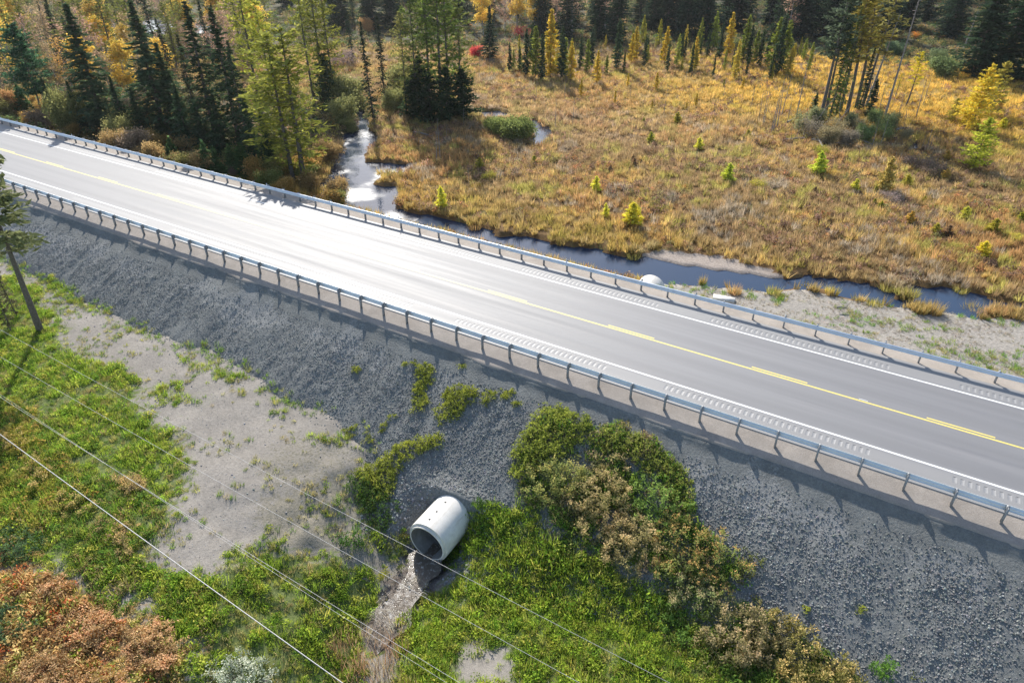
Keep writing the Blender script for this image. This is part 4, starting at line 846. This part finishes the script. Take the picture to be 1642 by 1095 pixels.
for u, v, vt, q in row:
    kd, cc, lb = (('black_spruce', DARK, 'dark spruce in the far marsh-edge tree line'), ('black_spruce', (.065, .10, .035), 'mid-green spruce in the far marsh-edge tree line'),
                  ('bog_larch', (.20, .23, .04), 'yellow-green larch in the far marsh-edge tree line'), ('bog_larch', (.44, .33, .045), 'golden larch in the far marsh-edge tree line'))[q]
    T(kd, u, v, vt, lb, cc, ('dark spruces of the marsh edge', 'green spruces of the marsh edge', 'yellow-green larches of the marsh edge', 'golden larches of the marsh edge')[q], wide=.9)
for k in range(60):
    u = float(rng.uniform(820, 1300)); v = 100 + 14 * math.sin(u * .011) + float(rng.uniform(-14, 34)) - (u - 820) * .03; hh = float(rng.uniform(2.0, 6.0))
    kd = 'bog_larch' if rng.random() < .7 else 'black_spruce'; T(kd, u, v, 0, 'small yellowish larch before the far marsh-edge tree line' if kd == 'bog_larch' else 'small dark spruce before the far marsh-edge tree line', [(.32, .30, .05), (.40, .33, .06), (.24, .26, .05)][rng.integers(3)] if kd == 'bog_larch' else (.06, .09, .04), ('small larches' if kd == 'bog_larch' else 'small spruces') + ' before the far tree line', h=hh, wide=.75)
# --- big spruces at the upper right
for u, v, vt, w, lb in ((1560, 122, -60, 1.15, 'huge dark spruce, leftmost of the three at the upper right corner'), (1604, 126, -90, 1.2, 'huge dark spruce, middle of the three at the upper right corner'), (1650, 132, -80, 1.2, 'huge dark spruce cut by the right picture edge in the upper corner')):
    T('big_spruce', u, v, vt, lb, (.034, .06, .03), wide=w)
T('bush', 1520, 126, 92, 'pale green bush at the left foot of the three huge spruces', (.14, .18, .07), wide=1.2)
T('bush', 1500, 108, 78, 'small grey-green bush at the forest edge left of the three huge spruces', (.12, .15, .07))
T('bush', 1440, 88, 66, 'whitish green bush at the dark forest edge right of the island', (.17, .22, .11), wide=1.4)
T('twig_bush', 1426, 62, 48, 'small bright red shrub at the dark forest edge right of the island', RED)
T('twig_bush', 1466, 62, 50, 'small orange shrub in front of the dark forest right of the island', ORANGE)
# --- the forest beyond, up to the picture's top and past its sides
FG = {'big_spruce': ('broad dark spruce in the far forest', 'dark spruces of the far forest'), 'spruce': ('thin dark spruce in the far forest', 'thin spruces of the far forest'), 'aspen': ('yellow aspen in the far forest', 'yellow aspens of the far forest'),
      'bare_birch': ('half bare dun birch in the far forest', 'birches of the far forest'), 'larch': ('olive larch in the far forest', 'larches of the far forest')}
def forest(n, us, vs_, kinds, w, hmin, hmax, zone):
    w = np.array(w, float); w /= w.sum(); placed = []
    for k in range(n * 4):
        if len(placed) >= n: break
        u, v = rng.uniform(*us), rng.uniform(*vs_); x, y, z = hit(u, v, True)
        if not np.isfinite(x) or any((x - a) ** 2 + (y - c) ** 2 < 7 for a, c in placed) or inany(np.array([x]), np.array([y]), WATER)[0]: continue
        placed.append((x, y)); kd = kinds[rng.choice(len(kinds), p=w)]; lb, gp = FG[kd]; lb = lb + ' ' + zone; gp = gp + ' ' + zone
        col = {'big_spruce': (.030, .052, .030), 'spruce': (.034, .058, .030), 'aspen': GOLD if rng.random() < .6 else (.36, .25, .06), 'bare_birch': DUN if rng.random() < .6 else (.30, .19, .13), 'larch': (.17, .18, .045)}[kd]
        tree(kd, x, y, z, rng.uniform(hmin, hmax), lb, col, gp, wide=rng.uniform(.9, 1.25))
forest(42, (850, 1240), (10, 74), ['big_spruce', 'spruce', 'bare_birch', 'aspen'], [6, 2, 1.2, .6], 11, 18, 'behind the middle of the marsh')
forest(36, (1240, 1640), (10, 72), ['big_spruce', 'spruce', 'bare_birch'], [6, 2, 1.5], 12, 19, 'behind the right part of the marsh')
forest(18, (760, 880), (8, 62), ['spruce', 'aspen', 'bare_birch', 'larch'], [2, 3, 3, 1], 8, 14, 'left of the marsh behind the lone fir')
forest(44, (530, 800), (-20, 50), ['big_spruce', 'spruce', 'bare_birch', 'aspen', 'larch'], [4, 2, 2, 1, 1], 9, 15, 'behind the creek bend and larch clump')
forest(95, (-60, 420), (0, 135), ['bare_birch', 'aspen', 'spruce', 'larch'], [6, 2.6, 1.6, .9], 7, 12, 'at the upper left behind the tall firs')
forest(22, (-20, 440), (30, 150), ['larch', 'spruce'], [4, 1.5], 10, 15, 'among the birches behind the tall firs')
forest(56, (-60, 560), (-60, 26), ['big_spruce', 'spruce', 'bare_birch', 'larch'], [4, 3, 3, 1], 9, 15, 'along the top left picture edge')
forest(80, (500, 1700), (-90, 4), ['big_spruce', 'spruce', 'bare_birch', 'aspen'], [6, 2, 1, .6], 12, 19, 'along the top picture edge')
BC = [(.22, .20, .07), (.30, .21, .09), (.16, .18, .06), (.34, .22, .07), (.24, .18, .12)]
for k in range(90):
    u = float(rng.uniform(-20, 560)); v = 150 + (u * .27 if u > 0 else 0) * .75 + float(rng.uniform(-10, 80)); v = min(v, 196 + u * .262); x, y, z = hit(u, v, True)
    if inany(np.array([x]), np.array([y]), WATER)[0] or y < YC + 9: continue
    q = int(rng.integers(5)); BN = ('olive green', 'reddish tan', 'mid green', 'rusty orange', 'dull brown')
    if k % 9 == 0: tree('sapling', x, y, z, rng.uniform(2.2, 4), 'small conifer growing under the roadside trees', (.07, .12, .045), 'small conifers under the roadside trees', wide=1.1)
    else: tree('bush', x, y, z, rng.uniform(1.3, 2.9), BN[q] + ' bush growing under the trees behind the guard rail', BC[q], BN[q] + ' bushes under the roadside trees', wide=rng.uniform(.8, 1.2))
# underbrush of the left wood: many low plants that read as one mass
x, y = sample_rect(-260, 50, 42, 290, .65); z = far_z(x, y); k = inview(x, y, z) & (FOREST_EDGE(x, y) > .3) & (z > WZ + .3) & (y > YC + 9); x, y, z = x[k], y[k], z[k]; n = len(x)
scatter('undergrowth', 'leaf_clump', x, y, z, rng.uniform(1.8, 4.5, n), pal(n, [(.13, .13, .05), (.17, .13, .06), (.08, .11, .04), (.22, .15, .05), (.11, .085, .05)], [3, 2, 4, 1, 2]))

# ------------------------------------------------------------------ near side trees
def NT(kind, u, v, h, label, col, **k):
    x, y, z = hit(u, v); return tree(kind, x, y, z, h, label, col, **k)
NT('pole_pine', 65, 531, 13.5, 'tall pine with bare leaning trunk at the left edge on our side of the road', (.15, .165, .075), wide=1.35, lean=(.15, 0), rz=0, var=0)
NT('spruce', 28, 508, 7, 'thin bare-stemmed tree second from the tall pine at the left edge', (.10, .09, .05), wide=.5, lean=(.12, 0))
NT('spruce', 18, 532, 7, 'thin bare-stemmed tree third from the tall pine at the left edge', (.10, .09, .05), wide=.5, lean=(.10, 0))
NT('bare_birch', -14, 520, 6, 'thin leafless birch cut by the left picture edge below the tall pine', (.2, .14, .08), wide=.6)

# ------------------------------------------------------------------ near side shrubs, each a mass of leaves over its own outline
def shrub(name, P, h, label, col, leaf=.10, dens=130, cat='shrub', group=None, gold=None, lump=.8, stems=14):
    """a stand of many upright stalks with leaves, ragged in outline and height"""
    a = np.array(P); x, y = sample_rect(a[:, 0].min() - .6, a[:, 0].max() + .6, a[:, 1].min() - .6, a[:, 1].max() + .6, 12 if h > .56 else 44); k = inpoly_soft(x, y, P, .5 if h > .56 else .25, .5); x, y = x[k], y[k]
    if len(x) < 3: x = a[:, 0].mean() + rng.normal(0, .1, 4); y = a[:, 1].mean() + rng.normal(0, .1, 4)
    dmin = np.full(len(x), 1e9)
    for i in range(len(P)):
        p, q = np.array(P[i]), np.array(P[(i + 1) % len(P)]); d = q - p; t = np.clip(((x - p[0]) * d[0] + (y - p[1]) * d[1]) / (d @ d + 1e-9), 0, 1); dmin = np.minimum(dmin, np.hypot(x - p[0] - t * d[0], y - p[1] - t * d[1]))
    hs = h * np.clip(dmin / (.8 * h + .1), .35, 1) ** .5 * rng.uniform(.45, 1.25, len(x)) * (1 + .7 * fbm(x, y, .9, 41, 2)); rs = rng.uniform(.12, .30, len(x)) * (.6 + .4 * min(1.4, h)); ct = np.clip(rng.normal(.5, .22, len(x)) + .5 * fbm(x, y, .8, 23), 0, 1)
    cx, cy = a[:, 0].mean(), a[:, 1].mean(); cz = float(near_z(np.array([cx]), np.array([cy]))[0]); t = thing(name, label, cat, (cx, cy, cz), 0, group); gz = near_z(x, y) - cz
    per = max(9, int(dens / (7 if h > .56 else 22))); m = np.repeat(np.arange(len(x)), per); n = len(m); f = rng.random(n) ** .65; ang = rng.uniform(0, 6.283, n); rad = rs[m] * (1.25 - .75 * f) * np.sqrt(rng.random(n)) * 1.3; lx, ly = rng.normal(0, .16, len(x)) * hs, rng.normal(0, .16, len(x)) * hs
    p = np.stack([x[m] - cx + rad * np.cos(ang) + lx[m] * f, y[m] - cy + rad * np.sin(ang) + ly[m] * f, gz[m] + hs[m] * f], 1)
    d1 = unit(np.stack([np.cos(ang), np.sin(ang), rng.normal(.35, .5, n)], 1) + .4 * rdir(n)); d2 = unit(np.cross(d1, unit(rdir(n) * .7 + np.array([0, 0, 1])))); tint = np.clip(ct[m] * .75 + rng.random(n) * .3, 0, 1)
    b = MB(); b.leaves(p, d1, d2, leaf * rng.uniform(.5, 1.5, n), leaf * .45 * rng.uniform(.6, 1.4, n), tint); o = b.build('foliage', M['leaf'], t); o.color = (*col, 1); tag(o, kind='stuff')
    if gold:
        kk = rng.random(len(x)) < .75; m = np.repeat(np.nonzero(kk)[0], 16); n = len(m); q = np.stack([x[m] - cx + lx[m] + rng.normal(0, .09, n), y[m] - cy + ly[m] + rng.normal(0, .09, n), gz[m] + hs[m] * rng.uniform(.85, 1.18, n)], 1); b = MB(); e1 = unit(rdir(n) + np.array([0, 0, .6])); b.leaves(q, e1, unit(np.cross(e1, rdir(n))), leaf * .8 * np.ones(n), leaf * .4 * np.ones(n), np.clip(ct[m] + rng.normal(0, .15, n), 0, 1)); g = b.build('seed_heads', M['leaf'], t); g.color = (*gold, 1); tag(g, kind='stuff')
    b = MB()
    for k in range(len(x)): b.tube([(x[k] - cx, y[k] - cy, gz[k] - .1), (x[k] - cx + lx[k] * .5, y[k] - cy + ly[k] * .5, gz[k] + hs[k] * .5), (x[k] - cx + lx[k], y[k] - cy + ly[k], gz[k] + hs[k])], [.012, .009, .004], 3)
    tag(b.build('stems', M['bark'], t), kind='stuff'); return t
def S(name, px, h, label, col, **k): return shrub(name, hits(px), h, label, col, **k)
MOSS = (.235, .255, .045)
S('low_shrub', [(668, 585), (690, 582), (700, 598), (698, 612), (684, 622), (690, 640), (676, 658), (655, 662), (658, 636), (672, 612)], .45, 'long low mossy green shrub on the gravel slope, left of two high above the pipe', MOSS, leaf=.13, dens=330)
S('low_shrub', [(714, 622), (740, 618), (766, 632), (764, 648), (742, 656), (734, 672), (704, 680), (696, 664), (714, 650), (708, 634)], .50, 'broad mossy green shrub on the gravel slope, right of two high above the pipe', MOSS, leaf=.13, dens=330)
S('low_shrub', [(776, 630), (798, 626), (802, 642), (782, 654)], .4, 'small round green shrub beside the broad mossy shrub on the gravel slope', MOSS, leaf=.13, dens=330)
S('low_shrub', [(612, 736), (640, 712), (680, 706), (704, 702), (704, 722), (670, 730), (640, 744), (632, 778), (606, 800), (588, 770), (566, 768), (590, 752)], .55, 'curved mossy green shrub at the toe of the gravel slope above left of the pipe', MOSS, leaf=.13, dens=330)
for px in ([(648, 576), (670, 576), (668, 584), (650, 584)], [(806, 632), (822, 626), (824, 636), (810, 640)], [(618, 668), (634, 666), (632, 676), (620, 678)], [(606, 682), (622, 680), (620, 692), (608, 692)], [(566, 592), (578, 592), (576, 602), (566, 600)], [(738, 584), (752, 584), (750, 592), (738, 592)], [(822, 646), (838, 644), (836, 654), (822, 654)], [(586, 702), (600, 700), (598, 710), (588, 710)], [(552, 690), (566, 690), (562, 698), (552, 698)], [(1380, 972), (1396, 972), (1394, 984), (1382, 984)], [(1280, 980), (1296, 976), (1292, 990), (1282, 992)]):
    S('low_shrub', px, .25, 'tiny green tuft of moss growing by itself on the gravel slope', MOSS, leaf=.11, dens=360, group='tiny tufts on the gravel slope')
S('shrub', [(821, 721), (845, 688), (871, 653), (902, 657), (944, 671), (950, 699), (917, 717), (880, 743), (847, 770), (818, 767)], .55, 'dark mossy green shrub at the top left of the bushy patch right of the pipe', (.245, .275, .05), leaf=.13, dens=280)
S('shrub', [(944, 700), (972, 684), (1010, 702), (1050, 712), (1070, 740), (1104, 772), (1106, 806), (1080, 800), (1050, 760), (1000, 738), (960, 730)], .55, 'ragged dark green shrub along the upper edge of the bushy patch', (.235, .26, .055), leaf=.13, dens=260)
S('shrub', [(856, 763), (900, 738), (937, 752), (951, 784), (923, 816), (877, 823), (852, 803)], 1.0, 'pale olive flowering shrub left of the tan shrubs', (.25, .27, .09), leaf=.14, dens=240, gold=(.34, .30, .10))
S('shrub', [(920, 774), (961, 747), (1001, 760), (1015, 806), (999, 855), (947, 871), (912, 838), (904, 801)], 1.15, 'tall tan goldenrod shrub in the middle of the bushy patch, left of two', (.30, .26, .11), leaf=.14, dens=240, gold=(.42, .32, .16))
S('shrub', [(985, 839), (1023, 825), (1060, 852), (1069, 893), (1023, 923), (974, 909), (952, 877)], 1.05, 'tall tan goldenrod shrub in the middle of the bushy patch, right of two', (.29, .25, .11), leaf=.14, dens=240, gold=(.44, .34, .17))
S('shrub', [(993, 775), (1039, 764), (1097, 798), (1108, 844), (1062, 858), (1016, 840), (993, 810)], 1.0, 'green broad-leaved shrub right of the tan goldenrod shrubs', (.17, .245, .06), leaf=.15, dens=170)
S('shrub', [(1055, 845), (1108, 834), (1165, 866), (1195, 900), (1200, 946), (1142, 958), (1085, 935), (1050, 889)], .95, 'leafy green shrub with orange leaves above the right end of the tan shrubs', (.23, .255, .08), leaf=.14, dens=170, gold=(.36, .24, .09))
S('shrub', [(1196, 886), (1216, 884), (1226, 902), (1212, 916), (1196, 908)], .5, 'small olive shrub on the gravel just right of the bushy patch', (.15, .17, .04), leaf=.10, dens=240)
S('shrub', [(1064, 930), (1100, 925), (1150, 948), (1195, 955), (1200, 985), (1150, 985), (1110, 1000), (1075, 970)], .8, 'loose grey-green brush between the orange-leaved shrub and the tan shrub below it', (.20, .23, .09), leaf=.13, dens=200, gold=(.36, .30, .16))
S('shrub', [(1040, 960), (1075, 975), (1105, 1010), (1110, 1050), (1080, 1050), (1050, 1010)], .6, 'low leafy green brush at the left edge of the bottom tan shrub', (.14, .22, .045), leaf=.13, dens=200)
S('shrub', [(1130, 1000), (1170, 975), (1220, 985), (1250, 1010), (1240, 1050), (1200, 1080), (1150, 1070), (1120, 1040)], 1.2, 'tan seeding shrub at the bottom, left of the two beside the gravel', (.23, .20, .09), leaf=.14, dens=240, gold=(.40, .31, .17))
S('shrub', [(1230, 990), (1280, 1010), (1330, 1050), (1370, 1080), (1380, 1120), (1290, 1130), (1240, 1070)], 1.1, 'yellow-tan seeding shrub at the bottom edge running along the gravel', (.21, .19, .06), leaf=.14, dens=240, gold=(.44, .34, .13))
S('shrub', [(1394, 1062), (1420, 1050), (1440, 1068), (1440, 1100), (1400, 1104), (1388, 1085)], .7, 'bright green rounded shrub on the gravel at the bottom edge', (.10, .19, .035), leaf=.12, dens=260)
S('shrub', [(1468, 1076), (1490, 1070), (1500, 1084), (1480, 1094), (1466, 1090)], .3, 'flat olive tuft on the gravel right of the bright green shrub', (.18, .19, .05), leaf=.09, dens=260)
S('shrub', [(560, 770), (590, 760), (612, 790), (640, 810), (632, 850), (600, 860), (580, 830)], .5, 'dark green leafy shrub left of the pipe at the foot of the slope', (.075, .13, .03), leaf=.11, dens=170)
S('shrub', [(560, 848), (584, 838), (590, 866), (576, 888), (552, 880), (546, 862)], .6, 'small dark green bush standing on the tan gullied bank', (.07, .14, .03), leaf=.11, dens=220)
S('shrub', [(604, 914), (628, 906), (640, 930), (620, 944), (600, 936)], .6, 'yellow-green rush tuft beside the stream left bank', (.22, .22, .04), leaf=.14, dens=200)
S('shrub', [(640, 870), (660, 868), (668, 900), (650, 915), (634, 896)], .6, 'olive brushy tuft at the left lip of the pipe', (.15, .17, .05), leaf=.11, dens=200)
S('shrub', [(665, 950), (690, 945), (694, 968), (670, 974)], .45, 'yellow-green rush tuft on the right bank of the stream', (.22, .21, .04), leaf=.14, dens=200)
S('shrub', [(736, 800), (760, 794), (776, 812), (756, 836), (742, 828)], .6, 'dark green shrub touching the right shoulder of the pipe', (.075, .14, .03), leaf=.11, dens=200)
S('shrub', [(350, 1070), (400, 1040), (440, 1070), (450, 1120), (350, 1120)], 1.0, 'pale whitish green bush at the bottom edge left of the reeds', (.30, .33, .24), leaf=.12, dens=160, gold=(.5, .5, .4))
for k, px in enumerate(([(0, 850), (50, 840), (70, 880), (40, 910), (-20, 900)], [(60, 930), (100, 920), (120, 960), (80, 980), (50, 960)], [(-20, 960), (40, 965), (60, 1010), (10, 1040), (-40, 1000)], [(100, 990), (160, 970), (200, 1010), (160, 1050), (100, 1040)], [(200, 1020), (260, 1000), (310, 1040), (270, 1090), (210, 1080)], [(40, 1060), (110, 1050), (150, 1110), (40, 1120)], [(150, 1070), (200, 1080), (220, 1125), (150, 1125)])):
    S('shrub', px, .42, ('dark green juniper-like shrub at the left edge above the red leaves', 'rust-red leaved shrub right of the dark green shrub at the left edge', 'dark bluish green shrub low at the left edge beside the red leaves', 'rust-red leaved shrub in the middle of the lower left corner', 'pinkish tan leaved shrub at the right end of the red-leaved corner', 'brown-red leaved shrub at the very bottom left', 'orange-tan leaved shrub at the bottom left beside the brown-red one')[k],
      ((.08, .13, .055), (.30, .16, .065), (.08, .13, .06), (.34, .19, .075), (.38, .27, .12), (.27, .16, .07), (.40, .27, .09))[k], leaf=.13, dens=150, gold=None if k in (0, 2) else (.45, .30, .16))
for px, h, c, lb in (([(90, 800), (130, 790), (150, 820), (110, 840)], .6, (.17, .19, .05), 'olive bush under the thick cable at the left'), ([(170, 850), (215, 840), (230, 880), (190, 895)], .6, (.27, .20, .10), 'tan weedy bush left of the grey track end'), ([(190, 770), (230, 765), (240, 790), (205, 800)], .5, (.24, .18, .10), 'brown weedy bush among bright grass near the grey track'), ([(0, 690), (50, 680), (60, 720), (10, 740)], .6, (.33, .27, .05), 'yellow leaved bush at the left edge under the wires'), ([(30, 740), (80, 735), (90, 780), (40, 790)], .6, (.22, .21, .05), 'yellow-green bush at the left edge below the yellow leaved bush')):
    S('shrub', px, h, lb, c, leaf=.11, dens=180, gold=(.4, .3, .12))
# moss clumps on the shore of the stream beyond the road
for u, v, vt, cc, lb in ((1475, 500, 478, (.30, .22, .08), 'tan sedge hummock standing at the stream edge, left of three at the right'), (1497, 502, 482, (.33, .24, .09), 'tan sedge hummock standing at the stream edge, middle of three at the right'), (1558, 504, 478, (.36, .27, .08), 'golden sedge hummock standing at the stream edge, right of three at the right')):
    x, y, z = hit(u, v, True); t = thing('sedge_hummock', lb, 'grass clump', (x, y, z)); o = obj('blades', tuft_mesh('blades', 260, 1.1, .55, .028, .5, M['leaf']), t); o.color = (*cc, 1)

for u, v in ((1452, 478), (1444, 470), (1462, 474), (1476, 500), (1588, 500), (1606, 502), (1622, 498), (1636, 504), (1240, 470), (1178, 470), (1402, 489), (1420, 470), (1536, 476), (1015, 418), (900, 398), (762, 372)):
    x, y, z = hit(u, v, True); t = thing('sedge_hummock', 'small sedge clump standing at the edge of the roadside stream', 'grass clump', (x, y, max(z, WZ - .05)), 0, 'sedge clumps along the roadside stream'); o = obj('blades', tuft_mesh('blades', 150, rng.uniform(.6, 1.0), rng.uniform(.35, .6), .028, .5, M['leaf']), t); o.color = ((.34, .27, .09), (.28, .25, .07), (.36, .24, .10))[rng.integers(3)] + (1,)
# ------------------------------------------------------------------ concrete slab and stones beyond the road
x, y, z = hit(1160, 482, True); b = MB(); b.box((0, 0, .12), (1.7, .75, .26), .15); sl = b.build('stone_slab', M['concrete']); sl.location = (x, y, z); tag(sl, 'white flat stone slab lying on the far bank right of the pipe end', 'slab')

# ------------------------------------------------------------------ overhead cables crossing the foreground
def cable(px, z, r, label):
    (u0, v0), (u1, v1) = px; x0, y0 = at(u0, v0, z); x1, y1 = at(u1, v1, z); p0 = np.array([x0, y0]); p1 = np.array([x1, y1]); d = p1 - p0; L = np.hypot(*d); d /= L; a = p0 - d * 25; e = p1 + d * 25; n = 40; b = MB()
    b.tube([(a[0] + (e[0] - a[0]) * q, a[1] + (e[1] - a[1]) * q, z + .9 * ((2 * q - 1) ** 2 - .35)) for q in np.linspace(0, 1, n)], r, 6); o = b.build('power_cable', M['cable'], None, True); tag(o, label, 'cable')
cable([(0, 690), (563, 1095)], 8.5, .012, 'thick bright overhead cable, lowest of those crossing the lower left')
cable([(0, 632), (750, 1095)], 5.0, .0065, 'thin overhead wire next above the thick bright cable')
cable([(0, 628), (728, 1095)], 4.4, .005, 'very faint overhead wire running close beside the thin wire above the thick cable')
cable([(0, 568), (943, 1095)], 5.0, .0065, 'thin overhead wire, second from the top, crossing above the stream')
cable([(0, 525), (1087, 1095)], 5.0, .0065, 'topmost thin overhead wire, crossing the mouth of the concrete pipe')

# ------------------------------------------------------------------ members of small groups are told apart by their order
ORD = ['leftmost', 'second', 'third', 'fourth', 'fifth', 'sixth', 'seventh', 'eighth', 'ninth', 'tenth', 'eleventh', 'twelfth', 'thirteenth', 'fourteenth', 'fifteenth', 'sixteenth', 'seventeenth', 'eighteenth']
bpy.context.view_layer.update()
groups = {}
for o in scene.objects:
    if o.parent is None and o.get('group'): groups.setdefault(o['group'], []).append(o)
for g, os_ in groups.items():
    if len(os_) > 18 or 'forest' in g: continue
    os_.sort(key=lambda o: float(proj(*o.matrix_world.translation)[0]))
    for k, o in enumerate(os_):
        o['label'] = ('leftmost ' + o['label']) if k == 0 else ('rightmost ' + o['label']) if k == len(os_) - 1 else '%s %s, from the left' % (ORD[k], o['label'])
# ------------------------------------------------------------------ thin haze of a bright morning, one closed box round the whole place
m = bpy.data.materials.new('haze'); m.use_nodes = True; nt = m.node_tree; nt.nodes.clear(); out = nt.nodes.new('ShaderNodeOutputMaterial'); pv = nt.nodes.new('ShaderNodeVolumePrincipled')
pv.inputs['Color'].default_value = (.93, .95, 1, 1); pv.inputs['Density'].default_value = .00009; pv.inputs['Anisotropy'].default_value = .5; nt.links.new(pv.outputs[0], out.inputs['Volume'])
b = MB(); b.box((-110, 310, 17), (660, 700, 70)); o = b.build('haze', m); tag(o, kind='stuff'); o.display_type = 'WIRE'
